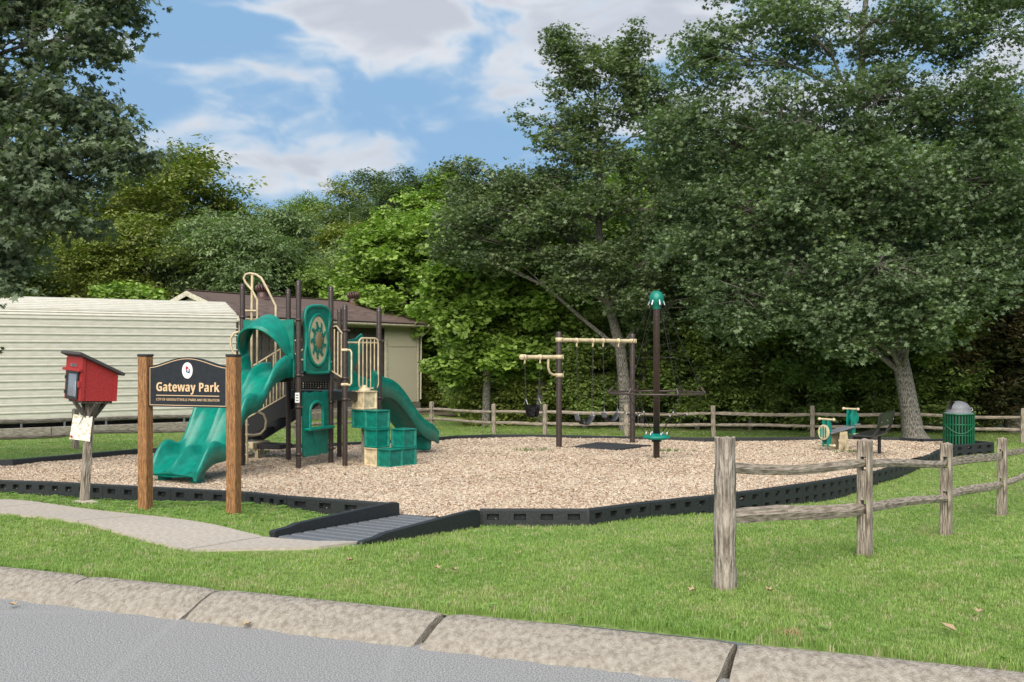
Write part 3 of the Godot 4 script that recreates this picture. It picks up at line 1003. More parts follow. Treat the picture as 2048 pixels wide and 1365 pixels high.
func make_book_box() -> void:
	var d := 12.35
	var P := Vector3(-5.31, gy(-5.31, d), -d)
	var lean := Basis(Vector3.BACK, -.06)
	var t := thing("book_box", "red wooden book exchange box with black lid on a leaning grey post", "book box", P)
	t.basis = lean * Basis(Vector3.UP, deg_to_rad(-43))
	# local: +z is the door side, +x the plain side seen on the right
	var s := mb()
	cbox(s, Vector3(0, .5, 0), Vector3(.09, 1.6, .09), .006)
	obj("post", s, M.post, t)
	for k in 4:
		s = mb()
		var dr: Vector3 = [Vector3(1, 0, 0), Vector3(-1, 0, 0), Vector3(0, 0, 1), Vector3(0, 0, -1)][k]
		var side := dr.cross(Vector3.UP)
		var b := Basis(side, (dr * .75 + Vector3.UP).normalized(), side.cross((dr * .75 + Vector3.UP).normalized()))
		box(s, dr * .125 + Vector3.UP * 1.165, Vector3(.07, .25, .035), b)
		obj("brace", s, M.boards, t)
	s = mb()
	cbox(s, Vector3(0, 1.263, 0), Vector3(.38, .03, .38), .004)
	obj("shelf_plate", s, M.boards, t)
	# body: sloping top, lower at the back
	var w := .43
	var dp := .45
	var y0 := 1.28
	var hf := .53
	var hb := .34
	s = mb()
	s.set_smooth_group(-1)
	var x := w / 2
	var z := dp / 2
	var a := [Vector3(-x, y0, z), Vector3(x, y0, z), Vector3(x, y0, -z), Vector3(-x, y0, -z)]
	var c := [Vector3(-x, y0 + hf, z), Vector3(x, y0 + hf, z), Vector3(x, y0 + hb, -z), Vector3(-x, y0 + hb, -z)]
	quad(s, a[1], a[2], c[2], c[1]); quad(s, a[2], a[3], c[3], c[2]); quad(s, a[3], a[0], c[0], c[3])
	quad(s, a[3], a[2], a[1], a[0]); quad(s, c[0], c[1], c[2], c[3])
	# front round the door opening
	var ox := .135
	var oy0 := .03
	var oy1 := .34
	quad(s, Vector3(-x, y0, z), Vector3(-ox, y0, z), Vector3(-ox, y0 + hf, z), Vector3(-x, y0 + hf, z))
	quad(s, Vector3(ox, y0, z), Vector3(x, y0, z), Vector3(x, y0 + hf, z), Vector3(ox, y0 + hf, z))
	quad(s, Vector3(-ox, y0 + oy1, z), Vector3(ox, y0 + oy1, z), Vector3(ox, y0 + hf, z), Vector3(-ox, y0 + hf, z))
	quad(s, Vector3(-ox, y0, z), Vector3(ox, y0, z), Vector3(ox, y0 + oy0, z), Vector3(-ox, y0 + oy0, z))
	# inner lining
	quad(s, Vector3(-x + .02, y0 + .02, -z + .02), Vector3(x - .02, y0 + .02, -z + .02), Vector3(x - .02, y0 + .33, -z + .02), Vector3(-x + .02, y0 + .33, -z + .02))
	quad(s, Vector3(-x + .02, y0 + .02, z - .01), Vector3(x - .02, y0 + .02, z - .01), Vector3(x - .02, y0 + .02, -z + .02), Vector3(-x + .02, y0 + .02, -z + .02))
	obj("box_body", s, M.redpaint, t)
	for q in [[-x - .006, z - .02, hf], [x + .006, z - .02, hf], [x + .006, -z + .02, hb], [-x - .006, -z + .02, hb]]:
		s = mb()
		box(s, Vector3(q[0], y0 + q[2] / 2 - .01, q[1]), Vector3(.014, q[2] - .02, .045))
		obj("corner_trim", s, M.redpaint, t)
	s = mb()
	cbox(s, Vector3(0, y0 + .372, z + .022), Vector3(w + .05, .035, .045), .004)
	obj("drip_ledge", s, M.redpaint, t)
	# lid
	s = mb()
	var sl := atan2(hf - hb, dp)
	cbox(s, Vector3(0, y0 + (hf + hb) / 2 + .022, -.005), Vector3(w + .12, .038, dp / cos(sl) + .14), .006, Basis(Vector3.RIGHT, -sl))
	obj("roof", s, M.shingle_roof, t)
	# door: frame of four bars, pane, hinges, latch
	var dn := Node3D.new()
	dn.name = "door"
	t.add_child(dn)
	for q in [[-ox - .012, 0.185, .036, .33], [ox + .012, 0.185, .036, .33]]:
		s = mb()
		cbox(s, Vector3(q[0], y0 + q[1], z + .012), Vector3(q[2], q[3] + .02, .022), .003)
		obj("frame_bar", s, M.black, dn)
	for yy in [oy0 - .002, oy1 + .0]:
		s = mb()
		cbox(s, Vector3(0, y0 + yy, z + .0125), Vector3(ox * 2 - .014, .034, .022), .003)
		obj("frame_bar", s, M.black, dn)
	s = mb()
	box(s, Vector3(0, y0 + .185, z + .01), Vector3(ox * 2 - .012, .278, .004))
	obj("pane", s, M.glass, dn)
	for yy in [.09, .27]:
		s = mb()
		box(s, Vector3(-ox - .035, y0 + yy, z + .016), Vector3(.03, .04, .03))
		obj("hinge", s, M.black, dn)
	s = mb()
	cbox(s, Vector3(x - .012, y0 + .2, z + .018), Vector3(.035, .075, .03), .004)
	obj("latch", s, M.redpaint, t)
	s = mb()
	box(s, Vector3(-.01, y0 + .425, z + .004), Vector3(.17, .032, .006))
	var pl := obj("name_plate", s, M.greyplastic, t)
	s = mb()
	for i in 2: box(s, Vector3(0.0, y0 + .432 - .013 * i, z + .0078), Vector3(.13 - .03 * i, .004, .0012))
	obj("print_line", s, M.dark, pl)
	# books inside, each a thing of its own
	for i in 5:
		s = mb()
		var hgt: float = [.2, .23, .19, .21, .17][i]
		cbox(s, Vector3(0, hgt / 2, 0), Vector3([.025, .03, .022, .035, .02][i], hgt, .14), .002)
		var bk := obj("book", s, M.book[[0, 2, 0, 1, 3][i]])
		bk.transform = t.transform * Transform3D(Basis(Vector3.BACK, [.12, .05, -.16, -.28, .2][i]), Vector3([-.06, -.02, .03, .085, -.1][i], y0 + .022, z - .13))
		tag(bk, ["pale book leaning in the red box", "tall tan book upright in the red box", "thin pale book tilted in the red box", "grey book slumped at the side of the red box", "small violet book at the hinge side of the red box"][i], "book", "books in the red box")
	# notice pinned to the post
	s = mb()
	s.set_smooth_group(0)
	for i in 5:
		for j in 6:
			var q := []
			for e in [[0, 0], [1, 0], [1, 1], [0, 1]]:
				var u: float = (i + e[0]) / 5.0 - .5
				var v: float = (j + e[1]) / 6.0 - .5
				q.append(Vector3(u * .27, v * .31, .012 * sin(u * 5.0 + v * 2.0) + .02 * u * v))
			quad(s, q[0], q[1], q[2], q[3])
			quad(s, q[3] - Vector3(0, 0, .003), q[2] - Vector3(0, 0, .003), q[1] - Vector3(0, 0, .003), q[0] - Vector3(0, 0, .003))
	var nt := thing("paper_notice", "stained white notice sheet hanging on the book box post", "notice")
	nt.transform = Transform3D(t.transform.basis * Basis(Vector3.UP, .62) * Basis(Vector3.BACK, -.05), t.transform * Vector3(-.02, .93, .085))
	obj("sheet", s, M.paper, nt)
	s = mb()
	prism(s, ellipse(Vector2(-.112, -.118), .018, .014, 10), .002, Transform3D(Basis(), Vector3(0, 0, .012)))
	obj("red_mark", s, M.flagred, nt)
	s = mb()
	tube(s, [Vector3(.03, .2, -.01), Vector3(.015, .13, .018), Vector3(-.02, .04, .022)], .003, 5)
	obj("string", s, M.rope, nt)
	# concrete spilled round the foot of the post
	s = mb()
	lathe(s, [Vector2(.17, -.06), Vector2(.15, .012), Vector2(.09, .03), Vector2(0, .034)], 9)
	tag(obj("concrete_footing", s, M.walk, self, Transform3D(Basis().scaled(Vector3(1.2, 1, .8)), P)), "small rough concrete footing around the book box post", "footing")

# ---------- play structure ----------
func arc(c: Vector3, u: Vector3, v: Vector3, r0: float, a0: float, a1: float, n := 8) -> Array:
	var p := []
	for i in n + 1:
		var a: float = lerp(a0, a1, float(i) / n)
		p.append(c + (u * cos(a) + v * sin(a)) * r0)
	return p
func round_rect(a: Vector3, ux: Vector3, uy: Vector3, w: float, h: float, r: float) -> Array:     # closed rounded loop starting at the lower left corner a
	var p := []
	var cs := [[w - r, r, -PI / 2], [w - r, h - r, 0.0], [r, h - r, PI / 2], [r, r, PI]]
	for c in cs:
		for i in 5:
			var an: float = c[2] + PI / 2 * i / 4.0
			p.append(a + ux * (c[0] + cos(an) * r) + uy * (c[1] + sin(an) * r))
	p.append(p[0])
	return p
func slide_mesh(L: float, ytop: float, yend: float, W: float, lanes: int, wave: float, flat: float) -> ArrayMesh:
	# local: runs along +z from z = 0 (top), x across
	var s := mb()
	var n := 44
	var cross := []           # x, y, rim?
	var hw := W / 2
	if lanes == 2:
		cross = [[-hw - .01, -.10, 0], [-hw - .015, .12, 1], [-hw + .005, .165, 1], [-hw + .035, .17, 1], [-hw + .06, .13, 1], [-hw + .085, .04, 0], [-hw + .13, .0, 0], [-.25 * W, -.012, 0], [-.1, .0, 0], [-.06, .035, 0], [-.032, .115, 2], [0, .135, 2], [.032, .115, 2], [.06, .035, 0], [.1, .0, 0], [.25 * W, -.012, 0], [hw - .13, .0, 0], [hw - .085, .04, 0], [hw - .06, .13, 1], [hw - .035, .17, 1], [hw - .005, .165, 1], [hw + .015, .12, 1], [hw + .01, -.10, 0], [hw - .03, -.10, 0], [hw - .05, -.04, 0], [0, -.05, 0], [-hw + .05, -.04, 0], [-hw + .03, -.10, 0]]
	else:
		cross = [[-hw - .01, -.13, 0], [-hw - .015, .17, 1], [-hw + .005, .22, 1], [-hw + .03, .22, 1], [-hw + .05, .18, 1], [-hw + .075, .05, 0], [-hw + .13, .0, 0], [0, -.012, 0], [hw - .13, .0, 0], [hw - .075, .05, 0], [hw - .05, .18, 1], [hw - .03, .22, 1], [hw - .005, .22, 1], [hw + .015, .17, 1], [hw + .01, -.13, 0], [hw - .03, -.13, 0], [hw - .05, -.05, 0], [0, -.06, 0], [-hw + .05, -.05, 0], [-hw + .03, -.13, 0]]
	var rings := []
	for i in n + 1:
		var f := float(i) / n
		var z := f * L
		var g := clampf((f - flat) / (1.0 - flat), 0, 1)
		var k := g - 0.12 * sin(TAU * g) * (0.6 if wave > 0 else 1.0)
		k = k + 0.05 * sin(PI * g) if wave > 0 else k
		var y: float = lerp(ytop, yend, clampf(k, 0, 1.02))
		y += wave * 0.10 * sin(g * TAU * 2.6) * sin(PI * g)
		y += 0.04 * smoothstep(0.93, 1.0, f) * (-1.0)
		var ring := []
		for c in cross:
			var yy: float = c[1]
			if c[2] == 1: yy *= 1.0 + wave * 0.42 * sin(g * TAU * 2.6 + 0.9) + 0.6 * (1.0 - smoothstep(0.0, 0.16, f)) - 0.35 * smoothstep(0.88, 1.0, f)
			if c[2] == 2: yy *= (1.0 + 0.25 * sin(g * TAU * 2.6 + 0.9)) * (1.0 - 0.6 * smoothstep(0.93, 1.0, f))
			ring.append(Vector3(c[0], y + yy, z + (0.05 * smoothstep(0.9, 1.0, f) * (1.0 - pow(absf(c[0]) / hw, 2)) if c[2] != 1 else 0.0)))
		rings.append(ring)
	s.set_smooth_group(0)
	var m: int = cross.size()
	for i in n:
		for k in m:
			var k2 := (k + 1) % m
			quad(s, rings[i][k], rings[i + 1][k], rings[i + 1][k2], rings[i][k2])
	s.set_smooth_group(-1)
	for e in [0, n]:
		var poly := PackedVector2Array()
		for q in rings[e]: poly.append(Vector2(q.x, q.y))
		var ix := Geometry2D.triangulate_polygon(poly)
		for i in range(0, ix.size(), 3): tri(s, rings[e][ix[i]], rings[e][ix[i + 1]], rings[e][ix[i + 2]])
	return mesh_of(s)
func block_mesh(a: float) -> ArrayMesh:         # moulded cube with panelled sides, base at y = 0, centred
	var s := mb()
	var e := 0.022
	var h := a / 2
	s.set_smooth_group(-1)
	for k in 4:
		var b := Basis(Vector3.UP, k * PI / 2)
		var f := func(x: float, y: float, z: float) -> Vector3: return b * Vector3(x, y, z)
		var z0 := h - .004
		var z1 := h - .028
		# rim
		quad(s, f.call(-h + .004, 0.004, z0), f.call(h - .004, .004, z0), f.call(h - e, e, z0), f.call(-h + e, e, z0))
		quad(s, f.call(h - .004, .004, z0), f.call(h - .004, a - .004, z0), f.call(h - e, a - e, z0), f.call(h - e, e, z0))
		quad(s, f.call(h - .004, a - .004, z0), f.call(-h + .004, a - .004, z0), f.call(-h + e, a - e, z0), f.call(h - e, a - e, z0))
		quad(s, f.call(-h + .004, a - .004, z0), f.call(-h + .004, .004, z0), f.call(-h + e, e, z0), f.call(-h + e, a - e, z0))
		# bevel inwards and panel
		var p := [f.call(-h + e, e, z0), f.call(h - e, e, z0), f.call(h - e, a - e, z0), f.call(-h + e, a - e, z0)]
		var q := [f.call(-h + e + .02, e + .012, z1), f.call(h - e - .02, e + .012, z1), f.call(h - e - .02, a - e - .02, z1), f.call(-h + e + .02, a - e - .02, z1)]
		for i in 4: quad(s, p[i], p[(i + 1) % 4], q[(i + 1) % 4], q[i])
		quad(s, q[0], q[1], q[2], q[3])
		# rounded vertical corner
		quad(s, f.call(h - .004, .004, z0), f.call(z0, .004, h - .004), f.call(z0, a - .004, h - .004), f.call(h - .004, a - .004, z0))
	cbox(s, Vector3(0, a - .012, 0), Vector3(a + .006, .022, a + .006), .006)
	box(s, Vector3(0, .006, 0), Vector3(a - .01, .008, a - .01))
	return mesh_of(s)
func ground_post(parent: Node, p: Vector2, h: float, r: float, m: Material) -> MeshInstance3D:
	var s := mb()
	var y := my(p.y)
	lathe(s, [Vector2(r, y - .3), Vector2(r, y + h - .05), Vector2(r * .92, y + h - .02), Vector2(r * .6, y + h - .004), Vector2(0, y + h)], 14, Vector3(p.x, 0, -p.y))
	var o := obj("post", s, m, parent)
	s = mb()
	lathe(s, [Vector2(.007, y + h - .085), Vector2(.011, y + h - .08), Vector2(.011, y + h - .07), Vector2(0, y + h - .066)], 8, Vector3(p.x, 0, -p.y + r * .8))
	obj("cap_rivet", s, M.steel, o)
	return o
func collar(parent: Node, p: Vector2, y: float, r: float, m: Material) -> void:
	var s := mb()
	lathe(s, [Vector2(r, y - .022), Vector2(r + .012, y - .022), Vector2(r + .012, y + .022), Vector2(r, y + .022)], 12, Vector3(p.x, 0, -p.y))
	box(s, Vector3(p.x + r + .02, y, -p.y), Vector3(.04, .03, .03))
	obj("clamp", s, m, parent)
func V(p: Vector2, y: float) -> Vector3: return Vector3(p.x, y, -p.y)

func make_play_structure() -> void:
	var A := Vector2(-4.68, 17.27)
	var B := Vector2(-4.08, 18.15)
	var C := Vector2(-3.62, 16.87)
	var D := Vector2(-3.245, 17.83)
	var E := Vector2(-3.27, 18.85)
	var Fp := Vector2(-2.91, 17.33)
	var G := Vector2(-2.42, 18.1)
	var t := thing("play_structure", "green and cream playground structure with slides on dark brown posts", "playground structure")
	var r := .046
	var posts := [[A, 3.17], [B, 3.15], [C, 3.2], [D, 3.18], [E, 2.85], [Fp, 2.82], [G, 2.82]]
	for q in posts: ground_post(t, q[0], q[1], r, M.brown)
	var dk := 1.40                                 # upper deck
	var dk2 := 1.06                                # lower deck
	for q in [[A, 2.36], [A, 1.5], [C, 2.30], [C, 1.36], [C, .82], [C, .02], [D, 2.34], [D, 1.42], [D, .86], [D, .03], [Fp, 2.13], [Fp, 1.3], [Fp, .93], [G, 1.96], [G, .92], [B, 1.36], [E, 1.0]]: collar(t, q[0], q[1], r, M.brown)
	# decks: perforated plates with a dark edge
	for q in [[[A, C, D, B], dk], [[B, D, Fp, G, E], dk2]]:
		var poly := PackedVector2Array()
		for p in q[0]: poly.append(Vector2(p.x, p.y))
		var s := mb()
		prism(s, poly, .05, Transform3D(Basis(Vector3(1, 0, 0), Vector3(0, 0, -1), Vector3(0, 1, 0)), Vector3(0, q[1] - .05, 0)))
		var o := obj("deck", s, M.black, t)
		for i in q[0].size():
			var a: Vector2 = q[0][i]
			var b: Vector2 = q[0][(i + 1) % q[0].size()]
			s = mb()
			var L := a.distance_to(b) - .1
			cbox(s, Vector3.ZERO, Vector3(L, .15, .03), .004)
			put("deck_skirt", mesh_of(s), M.black, o, frame_of(V((a + b) / 2, q[1] - .085), V(b - a, 0)))
	# perforated riser between the decks
	var xr := frame_of(V((D + B) / 2, (dk + dk2) / 2 - .04), V(D - B, 0))
	var s := mb()
	var bw := B.distance_to(D) - .1
	box(s, Vector3(0, .1, 0), Vector3(bw, .03, .02)); box(s, Vector3(0, -.1, 0), Vector3(bw, .03, .02))
	for i in 15: box(s, Vector3(-bw / 2 + (i + .5) * bw / 15, 0, 0), Vector3(.022, .17, .018))
	for j in 4: box(s, Vector3(0, -.06 + .04 * j, 0), Vector3(bw - .02, .014, .016))
	obj("riser", s, M.black, t, xr)
	# big double wave slide, mounted between A and C
	var top := (A + C) / 2
	var dir := Vector2(-.36, -.93).normalized()
	var zx := V(dir, 0)
	var xf := Transform3D(Basis(Vector3.UP.cross(zx), Vector3.UP, zx), V(top, 0))
	var sl := put("wave_slide", slide_mesh(2.52, dk + .02, .0, .93, 2, 1.0, .10), M.green, t, xf)
	s = mb()
	for sx in [-.30, .30]:
		cbox(s, Vector3(sx, -.13, 2.28), Vector3(.15, .27, .20), .03)
	obj("slide_foot", s, M.green, sl)
	s = mb()
	for sx in [-.47, .47]:
		cbox(s, Vector3(sx, dk + .12, .0), Vector3(.05, .42, .06), .015)
	obj("slide_flange", s, M.green2, sl)
	# entry panel with an arch and a hood over it, in the frame of A-C
	var fa := frame_of(V(A, 0), V(C - A, 0))
	var W := A.distance_to(C)
	var poly := PackedVector2Array()
	var yb := dk + .24
	var yt := 2.31
	poly.append(Vector2(.06, yb)); poly.append(Vector2(.06, yt))
	for i in 9: poly.append(Vector2(lerp(.06, W - .06, (i + .5) / 9.0), yt - .02 * sin(PI * (i + .5) / 9.0)))
	poly.append(Vector2(W - .06, yt)); poly.append(Vector2(W - .06, yb)); poly.append(Vector2(W - .13, yb))
	for i in 17:
		var an := PI * i / 16.0
		poly.append(Vector2(W / 2 + cos(an) * (W / 2 - .14), yb + .12 + sin(an) * .50))
	poly.append(Vector2(.13, yb))
	s = mb()
	prism(s, poly, .03, fa * Transform3D(Basis(), Vector3(0, 0, .03)))
	var hp := obj("entry_panel", s, M.green2, t)
	s = mb()
	s.set_smooth_group(0)
	var nn := 18
	var hood := []
	for j in 7:
		var f := j / 6.0
		var row := []
		for i in nn + 1:
			var an := PI * i / nn
			var rw: float = W / 2 - .11 - .0 * f
			var hh: float = lerp(.76, .52, f * f * .5 + f * .5)
			var up: float = pow(sin(an), 0.85)
			row.append(fa * Vector3(W / 2 + cos(an) * rw * lerp(1.0, .98, f), yb + .0 + up * hh, .05 + .46 * f * pow(up, .7) + .02 * f))
		hood.append(row)
	for j in 6:
		for i in nn:
			quad(s, hood[j][i], hood[j + 1][i], hood[j + 1][i + 1], hood[j][i + 1])
			var dn := (fa.basis * Vector3(0, -.018, -.006))
			quad(s, hood[j][i + 1] + dn, hood[j + 1][i + 1] + dn, hood[j + 1][i] + dn, hood[j][i] + dn)
	for i in nn:
		var dn := (fa.basis * Vector3(0, -.018, -.006))
		quad(s, hood[6][i], hood[6][i] + dn, hood[6][i + 1] + dn, hood[6][i + 1])
	obj("hood", s, M.green, hp)
	var rim := []
	for i in nn + 1: rim.append(hood[6][i])
	s = mb()
	tube(s, rim, .022, 8)
	obj("hood_rim", s, M.green, hp)
	# play panels between C and D
	var fc := frame_of(V(C, 0), V(D - C, 0))
	var wc := C.distance_to(D)
	s = mb()
	var fr := PackedVector2Array([Vector2(.13, 1.43), Vector2(.20, 1.40), Vector2(.5, 1.385), Vector2(.86, 1.39), Vector2(.905, 1.43), Vector2(.905, 1.74), Vector2(.87, 1.86), Vector2(.87, 2.15), Vector2(.91, 2.27), Vector2(.915, 2.42), Vector2(.88, 2.50), Vector2(.78, 2.545), Vector2(.6, 2.56), Vector2(.4, 2.55), Vector2(.24, 2.52), Vector2(.15, 2.46), Vector2(.125, 2.36), Vector2(.13, 2.25), Vector2(.17, 2.12), Vector2(.17, 1.88), Vector2(.125, 1.72), Vector2(.12, 1.6)])
	prism(s, fr, .05, fc * Transform3D(Basis(), Vector3(0, 0, -.01)))
	var bp := obj("bubble_panel", s, M.green2, t)
	s = mb()
	var loop := []
	for q in fr: loop.append(fc * Vector3(q.x, q.y, .04))
	loop.append(loop[0])
	tube(s, loop, .032, 8, false)
	obj("panel_rim", s, M.green, bp)
	var oc := Vector2(.52, 1.96)
	s = mb()
	prism(s, ellipse(oc, .285, .43, 36), .02, fc * Transform3D(Basis(), Vector3(0, 0, .036)))
	obj("oval_disc", s, M.cream, bp)
	s = mb()
	loop = []
	for i in 37: loop.append(fc * Vector3(oc.x + cos(TAU * i / 36) * .30, oc.y + sin(TAU * i / 36) * .445, .048))
	tube(s, loop, .03, 8, false)
	obj("oval_rim", s, M.green, bp)
	var sun := PackedVector2Array()
	for i in 9:
		var a0 := TAU * i / 9.0
		for q in [[.0, .185], [.18, .20], [.34, .275], [.52, .285], [.46, .225], [.54, .188]]:
			sun.append(oc + Vector2(cos(a0 + q[0]) * q[1] * .86, sin(a0 + q[0]) * q[1] * 1.18))
	s = mb()
	prism(s, sun, .022, fc * Transform3D(Basis(), Vector3(0, 0, .052)))
	obj("sun_shape", s, M.green2, bp)
	s = mb()
	lathe(s, [Vector2(.135, .0), Vector2(.12, .016), Vector2(.07, .028), Vector2(0, .032)], 20, fc * Vector3(oc.x, oc.y, .07), fc.basis * Basis(Vector3.RIGHT, PI / 2).scaled(Vector3(.86, 1.15, 1)))
	obj("bubble_window", s, M.bubble, bp)
	s = mb()
	for i in 9:
		var a0 := TAU * (i + .2) / 9.0
		lathe(s, [Vector2(.008, 0), Vector2(.006, .006), Vector2(0, .008)], 6, fc * Vector3(oc.x + cos(a0) * .128, oc.y + sin(a0) * .172, .074), fc.basis * Basis(Vector3.RIGHT, PI / 2))
	obj("bolt_ring", s, M.steel, bp)
	for q in [[0.0, 2.29, .13], [0.0, 1.62, .13], [.90, 2.32, wc], [.90, 1.58, wc]]:
		s = mb()
		tube(s, [fc * Vector3(q[0], q[1], .02), fc * Vector3(q[2], q[1], .02)], .019, 8)
		obj("panel_pipe", s, M.cream, t)
	# lower panel with an arched window and a counter
	s = mb()
	var lp := PackedVector2Array([Vector2(.10, -.02), Vector2(.16, -.05), Vector2(.3, -.03), Vector2(.5, -.05), Vector2(.7, -.03), Vector2(.86, -.05), Vector2(.90, -.01), Vector2(.88, .1), Vector2(.90, .25), Vector2(.90, .9), Vector2(.88, 1.0), Vector2(.9, 1.06), Vector2(.8, 1.075), Vector2(.7, 1.045), Vector2(.5, 1.07), Vector2(.3, 1.045), Vector2(.2, 1.075), Vector2(.10, 1.06)])
	var wl := .30
	var wr := .72
	var wy0 := .44
	var cut := PackedVector2Array([Vector2(.10, wy0 + .0004), Vector2(wl, wy0 + .0004), Vector2(wl, .72)])
	for i in 9: cut.append(Vector2((wl + wr) / 2 - cos(PI * i / 8) * (wr - wl) / 2, .72 + sin(PI * i / 8) * .17))
	cut.append(Vector2(wr, wy0)); cut.append(Vector2(.10, wy0))
	var pp := PackedVector2Array()
	for i in 7: pp.append(lp[i])
	for i in range(7, lp.size()): pp.append(lp[i])
	pp.append_array(cut)
	prism(s, pp, .03, fc * Transform3D(Basis(), Vector3(0, 0, -.0)))
	var lo := obj("window_panel", s, M.green2, t)
	s = mb()
	loop = [fc * Vector3(wl, wy0, .03), fc * Vector3(wl, .72, .03)]
	for i in range(1, 8): loop.append(fc * Vector3((wl + wr) / 2 - cos(PI * i / 8) * (wr - wl) / 2, .72 + sin(PI * i / 8) * .17, .03))
	loop.append(fc * Vector3(wr, .72, .03)); loop.append(fc * Vector3(wr, wy0, .03))
	tube(s, loop, .028, 8)
	obj("window_rim", s, M.green, lo)
	s = mb()
	cbox(s, fc * Vector3(.52, wy0 - .012, .07), Vector3(.80, .05, .17), .015, fc.basis)
	obj("counter", s, M.green, lo)
	s = mb()
	prism(s, PackedVector2Array([Vector2(.36, wy0 - .05), Vector2(.66, wy0 - .05), Vector2(.51, .08)]), .012, fc * Transform3D(Basis(), Vector3(0, 0, .03)))
	obj("raised_wedge", s, M.green, lo)
	# age label on post C
	s = mb()
	cbox(s, V(C, .82 + .16) + Vector3(-.01, 0, .05), Vector3(.075, .17, .012), .004)
	var lb := obj("age_label", s, M.white, t)
	s = mb()
	for i in 3: box(s, V(C, .82 + .115 + i * .045) + Vector3(-.01, 0, .0572), Vector3(.045, .02, .001))
	obj("label_print", s, M.greyplastic, lb)
	# rail and grab loop between D and F
	s = mb()
	tube(s, [V(D, 2.20), V(D, 2.20) + Vector3(.1, .02, 0), V(Fp, 2.02)], .016, 8)
	tube(s, [V(D, 1.42), V(Fp, 1.28)], .016, 8)
	for i in 3:
		var f := .25 + .25 * i
		tube(s, [V(D.lerp(Fp, f), lerp(2.21, 2.02, f)), V(D.lerp(Fp, f), lerp(1.42, 1.28, f))], .013, 8)
	obj("guard_rail", s, M.cream, t)
	s = mb()
	var g0 := V(Fp, 1.78) + Vector3(.0, 0, .05)
	tube(s, [V(Fp, 1.79), g0 + Vector3(.10, .01, .02), g0 + Vector3(.125, -.03, .02), g0 + Vector3(.125, -.56, .02), g0 + Vector3(.10, -.6, .02), V(Fp, 1.19)], .016, 8)
	obj("grab_handle", s, M.cream, t)
	for yy in [1.79, 1.19]:
		s = mb()
		cbox(s, V(Fp, yy) + Vector3(.0, 0, .0), Vector3(.13, .045, .115), .012)
		obj("handle_clamp", s, M.cream, t)
	# barred panel between F and G, rail to it
	var fg := frame_of(V(Fp, 0), V(G - Fp, 0))
	s = mb()
	tube(s, [V(Fp, 1.92), V(G, 1.92)], .017, 8)
	var wg := Fp.distance_to(G)
	obj("top_rail", s, M.cream, t)
	s = mb()
	tube(s, round_rect(fg * Vector3(wg - .58, 1.10, .03), fg.basis.x, Vector3.UP, .52, .90, .09), .017, 8, false)
	for i in 4: tube(s, [fg * Vector3(wg - .58 + .104 * (i + 1), 1.12, .03), fg * Vector3(wg - .58 + .104 * (i + 1), 1.99, .03)], .012, 6)
	obj("bar_panel", s, M.cream, t)
	# block climber
	var bl := Node3D.new()
	bl.name = "block_climber"
	t.add_child(bl)
	var a := .326
	var bm := block_mesh(a)
	var e0 := Vector3(-2.60, 0, -17.45)
	var ua := Vector3(.707, 0, .707).rotated(Vector3.UP, .10)
	var ub := Vector3(.707, 0, -.707).rotated(Vector3.UP, .10)
	var bb := Basis(ua, Vector3.UP, ua.cross(Vector3.UP))
	for q in [[0, 0, 3, 1], [0, 0, 2, 0], [1, 0, 2, 0], [1, 0, 1, 0], [2, 1, 1, 0], [1, 0, 0, 1], [2, 0, 0, 0], [2, 1, 0, 0]]:
		var p: Vector3 = e0 + (ub - ua) * (a / 2) + ua * (a + .003) * q[0] + ub * (a + .003) * q[1]
		p.y = my(17.5) - .01 + (a + .002) * q[2]
		put("block", bm, M.cream if q[3] == 1 else M.green2, bl, Transform3D(bb, p))
	s = mb()
	var ft := e0 + (ub - ua) * (a / 2)
	lathe(s, [Vector2(.12, 0), Vector2(.10, .03), Vector2(.055, .06), Vector2(.045, .10)], 14, Vector3(ft.x, my(17.5) + a * 4, ft.z))
	obj("bar_foot", s, M.cream, bl)
	s = mb()
	box(s, e0 + ub * .25 - ua * .28 + Vector3(0, .2, 0), Vector3(.07, .95, .07))
	obj("support_leg", s, M.old_post, bl)
	# straight slide behind, running away to the right
	var zx2 := V(Vector2(.39, .92).normalized(), 0)
	var xf2 := Transform3D(Basis(Vector3.UP.cross(zx2), Vector3.UP, zx2), V(Vector2(-2.72, 18.0), 0))
	var s2 := put("straight_slide", slide_mesh(2.55, dk2 + .02, .06, .50, 1, 0.0, .12), M.green, t, xf2)
	s = mb()
	cbox(s, Vector3(0, -.08, 2.36), Vector3(.3, .3, .18), .03)
	obj("slide_foot", s, M.green, s2)
	s = mb()
	prism(s, PackedVector2Array([Vector2(0, 1.3), Vector2(.42, 1.75), Vector2(.50, 2.0), Vector2(.42, 2.1), Vector2(.2, 2.0), Vector2(0, 1.98)]), .025, xf2 * Transform3D(Basis(Vector3(0, 0, 1), Vector3.UP, Vector3(-1, 0, 0)), Vector3(.29, 0, .02)))
	obj("slide_wing", s, M.green2, t)
	# stair behind: stringers, treads, railings; and a low transfer platform
	var st0 := Vector2(-3.75, 18.5)
	var sd := Vector2(-.93, .36).normalized()
	var sp := Vector2(sd.y, -sd.x)
	for k in 2:
		var off := sp * (-.38 if k == 0 else .38)
		s = mb()
		var fx := frame_of(V(st0 + off, 0), V(sd, 0))
		prism(s, PackedVector2Array([Vector2(0, dk2 - .28), Vector2(0, dk2), Vector2(.15, dk2), Vector2(1.75, .18), Vector2(1.75, -.06), Vector2(1.5, -.06)]), .03, fx)
		obj("stringer", s, M.black, t)
		s = mb()
		var q0 := func(u: float, y: float) -> Vector3: return V(st0 + off + sd * u, y)
		tube(s, [q0.call(-.05, 1.98), q0.call(.1, 1.96), q0.call(1.45, 1.26), q0.call(1.55, 1.15), q0.call(1.57, .95), q0.call(1.57, -.15)], .017, 8)
